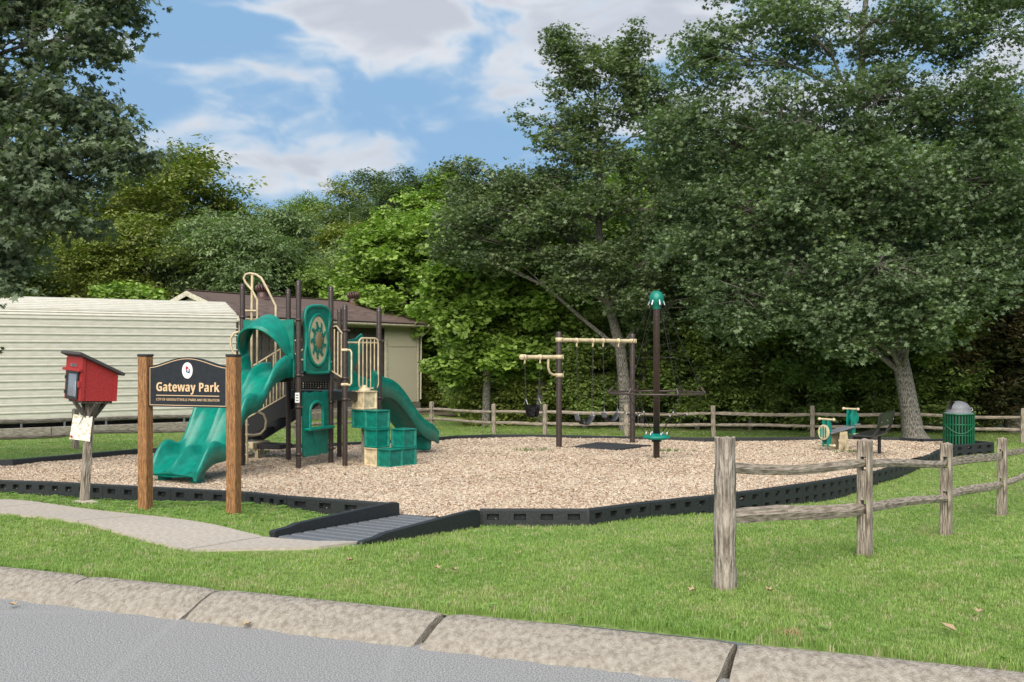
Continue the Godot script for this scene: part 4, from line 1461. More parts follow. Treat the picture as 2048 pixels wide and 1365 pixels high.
		tube(s, [q0.call(.0, 1.10), q0.call(1.5, .33)], .015, 8)
		for i in 9: tube(s, [q0.call(.1 + .15 * i, lerp(1.06, .40, i / 9.0)), q0.call(.1 + .15 * i, lerp(1.96, 1.28, i / 9.0))], .011, 6)
		obj("stair_railing", s, M.cream, t)
	for i in 5:
		s = mb()
		cbox(s, Vector3.ZERO, Vector3(.26, .035, .72), .006)
		put("tread", mesh_of(s), M.black, t, frame_of(V(st0 + sd * (.28 + .3 * i), dk2 - .19 * (i + 1)), V(sd, 0)))
	var tp := V(Vector2(-4.98, 18.75), .02)
	s = mb()
	cbox(s, tp, Vector3(.62, .12, .55), .01, frame_of(tp, V(sd, 0)).basis)
	var pf := obj("transfer_platform", s, M.cream, t)
	for q in [[-.22, -.2], [.22, -.2], [.22, .2], [-.22, .2]]:
		s = mb()
		box(s, tp + Vector3(q[0], -.2, q[1]), Vector3(.06, .36, .06))
		obj("leg", s, M.cream, pf)
	s = mb()
	cbox(s, V(Vector2(-4.45, 18.6), .0), Vector3(.55, .09, .4), .01, frame_of(tp, V(sd, 0)).basis)
	obj("step", s, M.black, t)
	# cream loop climber behind post A: hoop above, rungs below
	var dd := 17.75
	s = mb()
	var hp1 := []
	for q in [[514, 622], [514, 600], [503, 580], [491, 566], [487, 556], [491, 549], [499, 547], [511, 549], [522, 556], [535, 580], [551, 612], [551, 700], [551, 760]]: hp1.append(at(q[0], q[1], dd))
	tube(s, hp1, .021, 8)
	tube(s, [at(504, 549, dd + .02), at(503, 625, dd + .02), at(503, 760, dd + .02)], .024, 8)
	tube(s, [at(488, 622, dd), at(514, 622, dd)], .018, 8)
	tube(s, [at(514, 622, dd), at(514, 740, dd)], .019, 8)
	obj("hoop_climber", s, M.cream, t)
	s = mb()
	var side := []
	for q in [[477, 664], [468, 667], [462, 676], [461, 690], [465, 704], [472, 711], [480, 713]]: side.append(at(q[0], q[1], 17.35))
	tube(s, side, .02, 8)
	obj("grab_loop", s, M.cream, t)
	s = mb()
	tube(s, [at(488, 830, 17.6), at(489, 933, 17.6)], .028, 8)
	tube(s, [at(493, 838, 17.55), at(494, 930, 17.55)], .02, 8)
	for i in 4: tube(s, [at(485, 850 + 20 * i, 17.6), at(497, 850 + 20 * i, 17.55)], .016, 8)
	obj("rung_ladder", s, M.cream, t)
	s = mb()
	var lw := []
	for q in [[497, 826], [515, 824], [527, 829], [532, 842], [530, 858], [521, 868], [508, 871], [494, 870]]: lw.append(at(q[0], q[1], 17.5))
	tube(s, lw, .021, 8)
	obj("grab_loop", s, M.cream, t)

# ---------- swings ----------
func chain_links(s: SurfaceTool, a: Vector3, b: Vector3) -> void:
	var n := int(a.distance_to(b) / 0.045)
	var t := (b - a).normalized()
	var u := t.cross(Vector3(.3, .1, 1)).normalized()
	for i in n:
		var c := a.lerp(b, (i + .5) / n)
		var w := u if i % 2 == 0 else t.cross(u)
		var p := []
		for k in 7:
			var an := TAU * k / 6.0
			p.append(c + t * cos(an) * .029 + w * sin(an) * .012)
		tube(s, p, .0032, 4, false)
func make_swings() -> void:
	var P1 := Vector2(.99, 20.95)
	var P2 := Vector2(2.70, 22.3)
	var dir := (P2 - P1).normalized()
	var t := thing("swing_set", "single beam swing set with dark brown posts and cream cross beam", "swing set")
	ground_post(t, P1, 2.47, .062, M.brown)
	ground_post(t, P2, 2.47, .062, M.brown)
	var by := 2.0
	var ay := 1.65
	var s := mb()
	tube(s, [V(P1 - dir * .04, by + .01), V(P2 + dir * .04, by)], .043, 12)
	var beam := obj("beam", s, M.cream, t)
	s = mb()
	tube(s, [V(P1 + dir * .05, ay), V(P1 - dir * .98, ay)], .043, 12)
	lathe(s, [Vector2(0, -.06), Vector2(.05, -.045), Vector2(.065, 0), Vector2(.05, .045), Vector2(0, .06)], 12, V(P1 - dir * 1.0, ay))
	var arm := obj("side_arm", s, M.cream, t)
	s = mb()
	tube(s, [V(P1 - dir * .30, ay - .03), V(P1 - dir * .30, ay - .22), V(P1 - dir * .26, ay - .32), V(P1 - dir * .17, ay - .37), V(P1 + dir * .03, ay - .385)], .026, 10)
	obj("brace", s, M.cream, t)
	for q in [[P1, by + .01, .1], [P2, by, .1], [P1, ay, .09], [P1, ay - .385, .085]]:
		s = mb()
		lathe(s, [Vector2(.063, -q[2] * .5), Vector2(.078, -q[2] * .5), Vector2(.078, q[2] * .5), Vector2(.063, q[2] * .5)], 14, V(q[0], q[1]))
		cbox(s, V(q[0] + dir * .085, q[1]), Vector3(.06, q[2], .05), .006, frame_of(Vector3.ZERO, V(dir, 0)).basis)
		obj("clamp", s, M.cream, t)
	var L := P1.distance_to(P2)
	var hang := []
	for f in [.23, .445, .585, .80]: hang.append([P1 + dir * L * f, by, beam])
	for f in [.93, .52]: hang.append([P1 - dir * f, ay, arm])
	for h in hang:
		s = mb()
		lathe(s, [Vector2(.044, -.03), Vector2(.056, -.03), Vector2(.056, .03), Vector2(.044, .03)], 12, V(h[0], h[1]), frame_of(Vector3.ZERO, V(dir, 0)).basis * Basis(Vector3.BACK, PI / 2))
		cbox(s, V(h[0], h[1] - .065), Vector3(.03, .07, .05), .006)
		lathe(s, [Vector2(0, -.03), Vector2(.02, -.02), Vector2(.02, .015), Vector2(0, .03)], 8, V(h[0], h[1] - .11))
		obj("hanger", s, M.cream, h[2])
	# belt swings and the bucket swing hang from it
	for k in 3:
		var h0: Vector2 = hang[[0, 2, 4][k]][0]
		var h1: Vector2 = hang[[1, 3, 5][k]][0]
		var hy: float = hang[[0, 2, 4][k]][1] - .135
		var mid := (h0 + h1) / 2
		var sy: float = [.30, .335, .62][k]
		var o := thing("swing", ["black belt swing on chains beside the side arm post", "black belt swing on chains next to the spinner climber", "black bucket swing hanging from the cream side arm"][k], "swing", V(mid, 0), 0.0, "swings")
		var hw: float = [.21, .2, .17][k]
		var base := V(mid, 0)
		var dv := V(dir, 0)
		for sg in [-1.0, 1.0]:
			s = mb()
			var top: Vector3 = V(h0 if sg < 0 else h1, hy) - base
			var low: Vector3 = dv * hw * sg + Vector3(0, sy + .20, 0)
			chain_links(s, top, low)
			obj("chain", s, M.chain, o)
			s = mb()
			for z in [-.07, .07]: tube(s, [low, low + Vector3(0, -.03, 0), dv * (hw + .01) * sg + Vector3(0, sy + (.04 if k < 2 else .06), 0) + dv.cross(Vector3.UP) * z], .006, 6)
			obj("hanger_triangle", s, M.steel, o)
		s = mb()
		s.set_smooth_group(0)
		var nrm := dv.cross(Vector3.UP)
		if k < 2:
			var n := 12
			for i in n:
				var q := []
				for e in [0, 1]:
					var u: float = (i + e) / float(n) * 2.0 - 1.0
					var y: float = sy + .07 * pow(absf(u), 2.2) - .10 * (1.0 - u * u)
					q.append([dv * hw * 1.02 * u + Vector3(0, y, 0) - nrm * .085, dv * hw * 1.02 * u + Vector3(0, y, 0) + nrm * .085])
				var th := Vector3(0, -.012, 0)
				quad(s, q[0][1], q[1][1], q[1][0], q[0][0]); quad(s, q[0][0] + th, q[1][0] + th, q[1][1] + th, q[0][1] + th)
				quad(s, q[0][0], q[1][0], q[1][0] + th, q[0][0] + th); quad(s, q[1][1], q[0][1], q[0][1] + th, q[1][1] + th)
			obj("belt_seat", s, M.belt, o)
			for sg in [-1.0, 1.0]:
				s = mb()
				cbox(s, dv * (hw * 1.03) * sg + Vector3(0, sy + .045, 0), Vector3(.014, .12, .15), .004, frame_of(Vector3.ZERO, dv).basis * Basis(Vector3.BACK, -.35 * sg))
				obj("seat_end", s, M.greyplastic, o)
		else:
			# bucket: two high curved halves with leg holes between
			for sg in [-1.0, 1.0]:
				s = mb()
				s.set_smooth_group(0)
				for i in 8:
					for j in 6:
						var q := []
						for e in [[0, 0], [1, 0], [1, 1], [0, 1]]:
							var an: float = -PI / 2 + PI * (i + e[0]) / 8.0
							var v: float = (j + e[1]) / 6.0
							var rr: float = .125 - .035 * (1.0 - v) * (1.0 - v)
							q.append(dv * sg * (.02 + cos(an) * rr * 1.2) + nrm * sin(an) * rr + Vector3(0, sy - .20 + .24 * v, 0))
						quad(s, q[0], q[1], q[2], q[3]); quad(s, q[3] * 1.0, q[2] * 1.0, q[1] * 1.0, q[0] * 1.0)
				for i in 8:
					var an := -PI / 2 + PI * i / 8.0
					var an2 := -PI / 2 + PI * (i + 1) / 8.0
					var c0: Vector3 = Vector3(0, sy - .20, 0) + dv * sg * .02
					tri(s, c0, c0 + dv * sg * cos(an) * .108 + nrm * sin(an) * .09, c0 + dv * sg * cos(an2) * .108 + nrm * sin(an2) * .09)
				obj("bucket_half", s, M.belt if sg > 0 else M.rubber, o)
	# wear mat under the swings
	s = mb()
	var mt := []
	for q in [[1124, 900], [1195, 888], [1302, 894], [1232, 902.5]]:
		var dd: float = 2.03 * F / (q[1] - 705.0)
		mt.append(Vector2((q[0] - 1024.0) * dd / F, -dd))
	var c := PackedVector2Array()
	for p in mt: c.append(Vector2(p.x, p.y))
	var sm := PackedVector2Array()
	for i in 4:
		for k in 5: sm.append(c[i].lerp(c[(i + 1) % 4], k / 5.0) + Vector2(rng.randfn(0, .02), rng.randfn(0, .02)))
	prism(s, sm, .045, Transform3D(Basis(Vector3(1, 0, 0), Vector3(0, 0, 1), Vector3(0, 1, 0)), Vector3(0, my(21.5) - .002, 0)))
	tag(obj("rubber_mat", s, M.rubber), "black rubber wear mat lying on chips under the swings", "mat")

# ---------- spinner ----------
func make_spinner() -> void:
	var P := Vector3(2.655, my(18.27), -18.27)
	var t := thing("spinner_climber", "tall brown pole with green ball top, rope net and hanging ring", "climber", P)
	var s := mb()
	lathe(s, [Vector2(.058, -.3), Vector2(.058, .46), Vector2(.06, .46), Vector2(.062, 2.86)], 16)
	obj("pole", s, M.brown, t)
	s = mb()
	lathe(s, [Vector2(.072, 2.79), Vector2(.076, 2.84), Vector2(.105, 2.875), Vector2(.128, 2.93), Vector2(.134, 2.985), Vector2(.122, 3.045), Vector2(.088, 3.095), Vector2(.045, 3.12), Vector2(0, 3.125)], 20)
	var ball := obj("ball_cap", s, M.teal, t)
	s = mb()
	lathe(s, [Vector2(0, .385), Vector2(.16, .39), Vector2(.235, .41), Vector2(.25, .44), Vector2(.235, .465), Vector2(.15, .475), Vector2(.12, .50), Vector2(.065, .505)], 24)
	var disc := obj("standing_disc", s, M.teal, t)
	s = mb()
	lathe(s, [Vector2(.075, .35), Vector2(.095, .355), Vector2(.095, .385), Vector2(.06, .39)], 14)
	obj("bearing", s, M.black, disc)
	# ring
	var R := .87
	var ry := 1.25
	var p := []
	for i in 49: p.append(Vector3(cos(TAU * i / 48) * R, ry, sin(TAU * i / 48) * R))
	s = mb()
	tube(s, p, .018, 8, false)
	var ring := obj("ring", s, M.brown, t)
	for i in 6:
		var a := TAU * i / 6.0 + .22
		var dr := Vector3(cos(a), 0, sin(a))
		s = mb()
		tube(s, [dr * (R + .01) + Vector3(0, ry, 0), dr * (R - .07) + Vector3(0, ry + .10, 0)], .022, 8)
		obj("ring_lug", s, M.brown, ring)
		var top := dr * .13 + Vector3(0, 2.93, 0)
		s = mb()
		tube(s, [dr * .115 + Vector3(0, 2.95, 0), dr * .15 + Vector3(0, 2.86, 0)], .017, 8)
		obj("rope_ferrule", s, M.steel, ball)
		s = mb()
		tube(s, [top + dr * .02 + Vector3(0, -.08, 0), dr * (R - .07) + Vector3(0, ry + .10, 0)], .0055, 6)
		obj("upper_rope", s, M.rope, t)
		s = mb()
		var mid := dr * .55 + Vector3(0, .86, 0)
		tube(s, [dr * R + Vector3(0, ry - .02, 0), mid, dr * .19 + Vector3(0, .50, 0)], .006, 6)
		obj("lower_rope", s, M.rope, t)
		s = mb()
		var a2 := TAU * (i + 1) / 6.0 + .22
		var m2 := Vector3(cos(a2), 0, sin(a2)) * .55 + Vector3(0, .86, 0)
		tube(s, [mid, (mid + m2) / 2 + Vector3(0, -.025, 0), m2], .006, 6)
		obj("net_rope", s, M.rope, t)
		s = mb()
		lathe(s, [Vector2(0, -.022), Vector2(.018, -.012), Vector2(.018, .012), Vector2(0, .022)], 8, mid)
		obj("rope_clip", s, M.steel, t)
		s = mb()
		lathe(s, [Vector2(.016, -.02), Vector2(.016, .03), Vector2(0, .035)], 8, dr * .19 + Vector3(0, .5, 0))
		obj("rope_clip", s, M.steel, t)

# ---------- spring seesaw, bench, bin ----------
func make_rider() -> void:
	var P := Vector3(6.80, my(20.7), -20.7)
	var t := thing("spring_seesaw", "green and cream two-seat spring seesaw with bee shaped ends", "spring rider", P, 0)
	t.rotation.y = deg_to_rad(38)
	# local x along the seesaw: -x end is the near one on the left
	var s := mb()
	prism(s, PackedVector2Array([Vector2(-.16, 0), Vector2(-.05, 0), Vector2(0, .12), Vector2(.05, 0), Vector2(.16, 0), Vector2(.11, .38), Vector2(-.11, .38)]), .03, Transform3D(Basis(), Vector3(0, 0, .10)))
	prism(s, PackedVector2Array([Vector2(-.16, 0), Vector2(-.05, 0), Vector2(0, .12), Vector2(.05, 0), Vector2(.16, 0), Vector2(.11, .38), Vector2(-.11, .38)]), .03, Transform3D(Basis(), Vector3(0, 0, -.13)))
	obj("stand", s, M.cream, t)
	s = mb()
	var p := []
	for i in 61: p.append(Vector3(.14 + cos(TAU * i / 12.0) * .075, .02 + .36 * i / 60.0, sin(TAU * i / 12.0) * .075))
	tube(s, p, .011, 6)
	obj("spring", s, M.black, t)
	s = mb()
	cbox(s, Vector3(0, .41, 0), Vector3(.85, .035, .24), .01, Basis(Vector3.BACK, .12))
	obj("seat_board", s, M.greyplastic, t)
	for sg in [-1.0, 1.0]:
		var x: float = sg * .43
		var ly: float = .41 + x * .12 + (.06 if sg > 0 else -.02)
		var en := Node3D.new()
		en.name = "rider_end"
		t.add_child(en, true)
		for z in [-.06, .05]:
			s = mb()
			prism(s, PackedVector2Array([Vector2(-.06, -.25), Vector2(.06, -.25), Vector2(.075, .1), Vector2(.05, .3), Vector2(-.05, .3), Vector2(-.075, .1)]), .022, Transform3D(Basis(), Vector3(x, ly, z)))
			obj("side_plate", s, M.teal, en)
		s = mb()
		if sg < 0:
			prism(s, ellipse(Vector2(0, 0), .13, .155, 24), .03, Transform3D(Basis(Vector3(0, 0, 1), Vector3.UP, Vector3(-1, 0, 0)), Vector3(x - .08, ly + .05, 0)))
			obj("bee_face", s, M.cream, en)
			s = mb()
			for zz in [-.055, 0.0, .055]: prism(s, ellipse(Vector2(0, 0), .018, .14 - absf(zz) * .5, 14), .012, Transform3D(Basis(Vector3(0, 0, 1), Vector3.UP, Vector3(-1, 0, 0)), Vector3(x - .108, ly + .05, zz)))
			obj("face_stripes", s, M.teal, en)
		else:
			prism(s, ellipse(Vector2(.12, .12), .15, .14, 24), .035, Transform3D(Basis(), Vector3(x, ly, -.015)))
			obj("bee_body", s, M.teal, en)
			s = mb()
			cbox(s, Vector3(x + .13, ly - .02, 0), Vector3(.2, .03, .2), .01)
			obj("rear_seat", s, M.greyplastic, en)
		for q in [[.31, .17, "handlebar"], [-.22, .18, "foot_bar"]]:
			s = mb()
			var c := Vector3(x, ly + q[0], 0)
			tube(s, [c + Vector3(0, 0, -q[1]), c + Vector3(0, 0, q[1])], .021, 8)
			for e in [-1.0, 1.0]: lathe(s, [Vector2(0, -.035), Vector2(.03, -.022), Vector2(.036, 0), Vector2(.03, .022), Vector2(0, .035)], 10, c + Vector3(0, 0, q[1] * e))
			obj(q[2], s, M.cream, en)
func make_bench() -> void:
	var a := Vector2(6.75, 18.45)
	var b := Vector2(7.40, 19.50)
	var P := V(a, my(18.6))
	var t := thing("park_bench", "black metal park bench with curved arms facing the play equipment", "bench", P)
	t.transform = frame_of(P, V(b - a, 0))
	# local x along the bench; +z is the back side (towards the lawn)
	var L := a.distance_to(b)
	var s := mb()
	cbox(s, Vector3(L / 2, .43, -.23), Vector3(L + .1, .035, .40), .012)
	obj("seat", s, M.bench, t)
	s = mb()
	cbox(s, Vector3(L / 2, .73, .06), Vector3(L + .12, .27, .03), .012, Basis(Vector3.RIGHT, .22))
	var bk := obj("backrest", s, M.bench, t)
	s = mb()
	for q in [.07, L / 2, L - .07]: lathe(s, [Vector2(.012, 0), Vector2(.01, .008), Vector2(0, .01)], 8, Vector3(q, .70, .085), Basis(Vector3.RIGHT, PI / 2 + .2))
	obj("bolt_row", s, M.steel, bk)
	for x in [.05, L - .05]:
		s = mb()
		tube(s, [Vector3(x, .86, .09), Vector3(x, .70, .062), Vector3(x, .55, .02), Vector3(x, .44, -.05), Vector3(x, .395, -.14), Vector3(x, .385, -.42)], .027, 10)
		obj("curved_arm", s, M.bench, t)
		s = mb()
		tube(s, [Vector3(x, .40, -.18), Vector3(x, -.12, -.18)], .034, 10)
		obj("leg", s, M.bench, t)
func make_bin() -> void:
	var P := Vector3(9.70, my(21.6) - .0, -21.6)
	var t := thing("litter_bin", "green slatted metal litter bin with grey dome lid", "litter bin", P)
	var s := mb()
	lathe(s, [Vector2(0, .015), Vector2(.27, .015), Vector2(.27, .70)], 24)
	obj("liner", s, M.belt, t)
	var slat := mb()
	cbox(slat, Vector3(0, .37, .315), Vector3(.032, .68, .008), .002)
	var sm := mesh_of(slat)
	for i in 32: put("slat", sm, M.bin_green, t, Transform3D(Basis(Vector3.UP, TAU * i / 32), Vector3.ZERO))
	for y in [.03, .25, .48, .70]:
		s = mb()
		lathe(s, [Vector2(.302, y - .016), Vector2(.312 if y < .6 else .33, y - .016), Vector2(.312 if y < .6 else .33, y + .016), Vector2(.302, y + .016)], 32)
		obj("hoop", s, M.bin_green, t)
	# flowing cross strap
	s = mb()
	var p := []
	for i in 33: p.append(Vector3(cos(TAU * i / 32) * .322, .40 + .11 * sin(TAU * i / 32 * 2.0 + 1.0), sin(TAU * i / 32) * .322))
	tube(s, p, .012, 6, false)
	obj("wave_band", s, M.bin_green, t)
	s = mb()
	s.set_smooth_group(0)
	var pr := [Vector2(.30, .715), Vector2(.275, .735), Vector2(.25, .74), Vector2(.245, .80), Vector2(.225, .86), Vector2(.18, .92), Vector2(.11, .96), Vector2(.05, .977), Vector2(.001, .98)]
	for i in pr.size() - 1:
		for k in 24:
			if i >= 3 and i <= 5 and k >= 9 and k <= 13: continue      # the opening people throw litter through
			var q := []
			for e in [[0, 0], [1, 0], [1, 1], [0, 1]]:
				var an: float = TAU * (k + e[0]) / 24.0
				q.append(Vector3(cos(an) * pr[i + e[1]].x, pr[i + e[1]].y, -sin(an) * pr[i + e[1]].x))
			quad(s, q[0], q[1], q[2], q[3])
	var lid := obj("dome_lid", s, M.greyplastic, t)
	s = mb()
	tube(s, [Vector3(.25, .74, 0), Vector3(.30, .78, 0), Vector3(.29, .83, 0), Vector3(.245, .82, 0)], .008, 6)
	obj("lid_handle", s, M.steel, lid)

# ---------- buildings ----------
func make_shed() -> void:
	# ribbed metal shed on low supports; local x along its long wall, +z towards the camera side
	var a := Vector2(-20.0, 24.2)
	var b := Vector2(-8.67, 31.4)
	var gx := gy(-12.0, 29.0)
	var P := Vector3(a.x, gx, -a.y)
	var t := thing("metal_shed", "long cream ribbed metal shed with rounded eaves", "shed", P)
	t.transform = frame_of(P, V(b - a, 0))
	var L := a.distance_to(b)
	# profile of the skin in (z, y): wall up, rounded eave, shallow roof, down the other side
	var yb := .44
	var wall := 3.35
	var W := 2.5
	var prof := [Vector2(0, yb)]
	var n := 13
	for i in range(1, n + 1): prof.append(Vector2(0, yb + (wall - yb) * i / n))
	for i in range(1, 5):
		var an := PI / 2 * i / 4.0 * .85
		prof.append(Vector2(-.26 * (1 - cos(an)), wall + .26 * sin(an)))
	var last: Vector2 = prof[prof.size() - 1]
	for i in range(1, 7): prof.append(Vector2(lerp(last.x, -W / 2, i / 6.0), lerp(last.y, wall + .62, i / 6.0)))
	var half := prof.size()
	for i in range(half - 2, -1, -1): prof.append(Vector2(-W - prof[i].x, prof[i].y))
	for i in prof.size() - 1:
		var p: Vector2 = prof[i]
		var q: Vector2 = prof[i + 1]
		var s := mb()
		s.set_smooth_group(-1)
		var tn := (q - p).normalized()
		var nn := Vector2(tn.y, -tn.x)
		if i < 4 + n: nn = Vector2(tn.y, -tn.x)
		# one course: flat pan and a raised rib at its upper edge
		var w := p.distance_to(q)
		var pts := [p, p + tn * w * .12, p + tn * w * .16 + nn * .004, p + tn * w * .5 + nn * .004, p + tn * w * .54, p + tn * w * .80, p + tn * w * .84 + nn * .028, p + tn * w * .97 + nn * .028, q]
		for k in pts.size() - 1:
			var c: Vector2 = pts[k]
			var d: Vector2 = pts[k + 1]
			var x0 := 0.0
			for seg in 4:
				var xa: float = L * seg / 4.0
				var xb: float = L * (seg + 1) / 4.0
				quad(s, Vector3(xa, c.y, c.x), Vector3(xb, c.y, c.x), Vector3(xb, d.y, d.x), Vector3(xa, d.y, d.x))
		obj("panel_course", s, M.shed, t)
	# end walls
	for e in [0.02, L - .02]:
		var s := mb()
		var poly := PackedVector2Array()
		for q in prof: poly.append(Vector2(q.x, q.y))
		prism(s, poly, .02, Transform3D(Basis(Vector3(0, 0, 1), Vector3.UP, Vector3(-1, 0, 0)), Vector3(e, 0, 0)))
		obj("end_wall", s, M.shed, t)
	var s := mb()
	box(s, Vector3(L - .005, (wall + yb) / 2, .0), Vector3(.07, wall - yb, .05))
	obj("corner_trim", s, M.brown, t)
	# base: floor on short steel legs over a timber sill
	s = mb()
	box(s, Vector3(L / 2, yb + .03, -W / 2), Vector3(L - .06, .06, W - .04))
	obj("floor", s, M.timber, t)
	s = mb()
	box(s, Vector3(L / 2, .2, -W + .05), Vector3(L - .06, .45, .06))
	obj("rear_skirt", s, M.timber, t)
	for i in 12:
		s = mb()
		box(s, Vector3(.5 + i * (L - 1.0) / 11, .33, -.06), Vector3(.05, .24, .05))
		obj("steel_leg", s, M.greyplastic, t)
	for i in 5:
		s = mb()
		cbox(s, Vector3(L * (i + .5) / 5, .08, .02), Vector3(L / 5 - .015, .27, .14), .012)
		obj("sill_timber", s, M.timber, t)
func make_house() -> void:
	var a := Vector2(-9.35, 34.2)
	var w := Vector2(.5, .866)
	var L := 11.3
	var g := 1.75 - 2.72
	var P := Vector3(a.x, g, -a.y)
	var t := thing("park_building", "low cream building with brown shingle gable roof and two turbine vents", "building", P)
	t.transform = frame_of(P, V(w, 0))
	# local x along the building, +z its front (towards the play area), gable at x = 0; ground at y = 0
	var D := 5.0
	var eave := 1.75 + 1.24 - g
	var ridge := 1.75 + 2.2 - g
	var base := .55
	var s := mb()
	# side, back and gable walls, set in under the eaves
	var ov := .3
	var z0 := -ov
	var z1 := -2 * 2.6 + ov
	box(s, Vector3(L / 2, (eave + base) / 2 - .06, z1 + .05), Vector3(L - 2 * ov, eave - base, .1))
	for x in [ov, L - ov]:
		prism(s, PackedVector2Array([Vector2(z0, base), Vector2(z0, eave - .06), Vector2(-2.6, ridge - .16), Vector2(z1, eave - .06), Vector2(z1, base)]), .1, Transform3D(Basis(Vector3(0, 0, 1), Vector3.UP, Vector3(-1, 0, 0)), Vector3(x + (.1 if x < 1 else 0.0), 0, 0)))
	# front wall at the far end, plain panels
	var xs := L * .765
	box(s, Vector3((xs + L - ov) / 2, (eave + base) / 2 - .05, z0 - .05), Vector3(L - ov - xs, eave - base - .1, .1))
	obj("wall", s, M.wall, t)
	s = mb()
	box(s, Vector3((xs + L - ov) / 2, base + (eave - base) * .71, z0 + .008), Vector3(L - ov - xs - .2, .03, .016))
	obj("joint_strip", s, M.trim, t)
	s = mb()
	box(s, Vector3(xs + .04, (eave + base) / 2 - .05, z0 + .014), Vector3(.12, eave - base - .1, .028))
	box(s, Vector3(L - ov - .05, (eave + base) / 2 - .05, z0 + .014), Vector3(.1, eave - base - .1, .028))
	box(s, Vector3(xs / 2 + .2, eave - .16, z0 + .014), Vector3(xs - .35, .16, .05))
	obj("wall_trim", s, M.trim, t)
	# recessed bay of weathered vertical boards
	var x := ov + .1
	var i := 0
	while x < xs - .05:
		s = mb()
		var bw := .19
		box(s, Vector3(x + bw / 2, (eave + base) / 2 - .15, z0 - .18 - .03 * (i % 2)), Vector3(bw - .012, eave - base - .15, .03))
		obj("board", s, M.boards, t)
		x += bw
		i += 1
	s = mb()
	box(s, Vector3(xs / 2 + .15, base + 1.15, z0 - .15), Vector3(xs - .5, .05, .04))
	obj("batten", s, M.boards, t)
	s = mb()
	box(s, Vector3(xs / 2 + .1, (eave + base) / 2, z0 - .32), Vector3(xs - .3, eave - base, .04))
	obj("bay_back", s, M.boards, t)
	# foundation skirting boards
	for k in 3:
		s = mb()
		box(s, Vector3(L / 2, .1 + .19 * k - .05, -2.6), Vector3(L - .5 + .012 * (k % 2), .182, 4.7 + .012 * (k % 2)))
		obj("skirting_board", s, M.timber, t)
	# roof: two slabs with shingle courses on them
	var sl := atan2(ridge - eave, 2.6)
	var run := 2.6 / cos(sl)
	s = mb()
	for sg in [1.0, -1.0]:
		var m := Transform3D(Basis(Vector3.RIGHT, sl * sg), Vector3(L / 2, (ridge + eave) / 2 - .03, -2.6 + 1.3 * sg))
		box(s, m.origin, Vector3(L, .06, run), m.basis)
	var roof := obj("roof", s, M.shingle_roof, t)
	var meshes := []
	for v in 3:
		s = mb()
		cbox(s, Vector3.ZERO, Vector3([.30, .33, .26][v], .014, .17), .003)
		meshes.append(mesh_of(s))
	var r := RandomNumberGenerator.new()
	r.seed = 12
	var rows := 18
	var count := 0
	var rest := mb()
	for k in rows:
		var f := (k + .5) / rows
		var xx := 0.02 - r.randf() * .2
		while xx < L - .1:
			var v := r.randi() % 3
			var wd: float = [.30, .33, .26][v]
			var c := clampf(xx + wd / 2, .13, L - .13)
			var tf := Transform3D(Basis(Vector3.RIGHT, sl + .03), Vector3(c, ridge + .018 - (ridge - eave) * f, -2.6 + 2.6 * f + .01))
			if count < 300 and k >= 8:
				put("shingle", meshes[v], M.shingle[r.randi() % 4], roof, tf)
				count += 1
			else: rest.append_from(meshes[v], 0, tf)
			xx += wd + .012
	var ro := MeshInstance3D.new()
	ro.name = "upper_shingles"
	ro.mesh = rest.commit()
	ro.material_override = M.shingle[1]
	ro.set_meta("kind", "stuff")
	roof.add_child(ro)
	s = mb()
	cbox(s, Vector3(L / 2, ridge + .02, -2.6), Vector3(L + .02, .04, .26), .01)
	obj("ridge_cap", s, M.shingle[0], roof)
	# rake boards, fascia, gutter, downpipe
	for e in [-.02, L + .02]:
		for sg in [1.0, -1.0]:
			s = mb()
			box(s, Vector3(e, (ridge + eave) / 2 - .10, -2.6 + 1.3 * sg), Vector3(.035, .17, run + .06), Basis(Vector3.RIGHT, sl * sg))
			obj("rake_board", s, M.trim, t)
	s = mb()
	box(s, Vector3(L / 2, eave - .12, .0), Vector3(L, .14, .03))
	obj("fascia", s, M.trim, t)
	s = mb()
	s.set_smooth_group(0)
	var gp := []
	for k in 7: gp.append(Vector2(.075 + cos(PI + PI * k / 6.0) * .06, eave - .09 + sin(PI + PI * k / 6.0) * .07))
	for k in 6:
		quad(s, Vector3(0, gp[k].y, gp[k].x), Vector3(0, gp[k + 1].y, gp[k + 1].x), Vector3(L + .1, gp[k + 1].y, gp[k + 1].x), Vector3(L + .1, gp[k].y, gp[k].x))
	obj("gutter", s, M.trim, t)
	s = mb()
	tube(s, [Vector3(L + .02, eave - .16, .06), Vector3(L + .02, eave - .3, .0), Vector3(L - .2, eave - .55, z0 + .06), Vector3(L - .24, base + .1, z0 + .06)], .035, 8)
	obj("downpipe", s, M.wall, t)
	for f in [.30, .785]:
		var v := Node3D.new()
		v.name = "turbine_vent"
		t.add_child(v, true)
		v.position = Vector3(L * f, ridge - .12, -2.6 + .35)
		s = mb()
		lathe(s, [Vector2(.30, -.06), Vector2(.24, .02), Vector2(.19, .03), Vector2(.19, .24)], 18)
		obj("vent_pipe", s, M.vent, v)
		for k in 14:
			s = mb()
			var pts := []
			for q in 6:
				var an := TAU * k / 14.0 + q * .09
				var rr: float = [.18, .235, .25, .24, .19, .06][q]
				pts.append(Vector3(cos(an) * rr, .25 + [.0, .06, .13, .19, .24, .275][q], sin(an) * rr))
			tube(s, pts, [.03, .042, .045, .045, .038, .02], 5)
			obj("vane", s, M.vent, v)

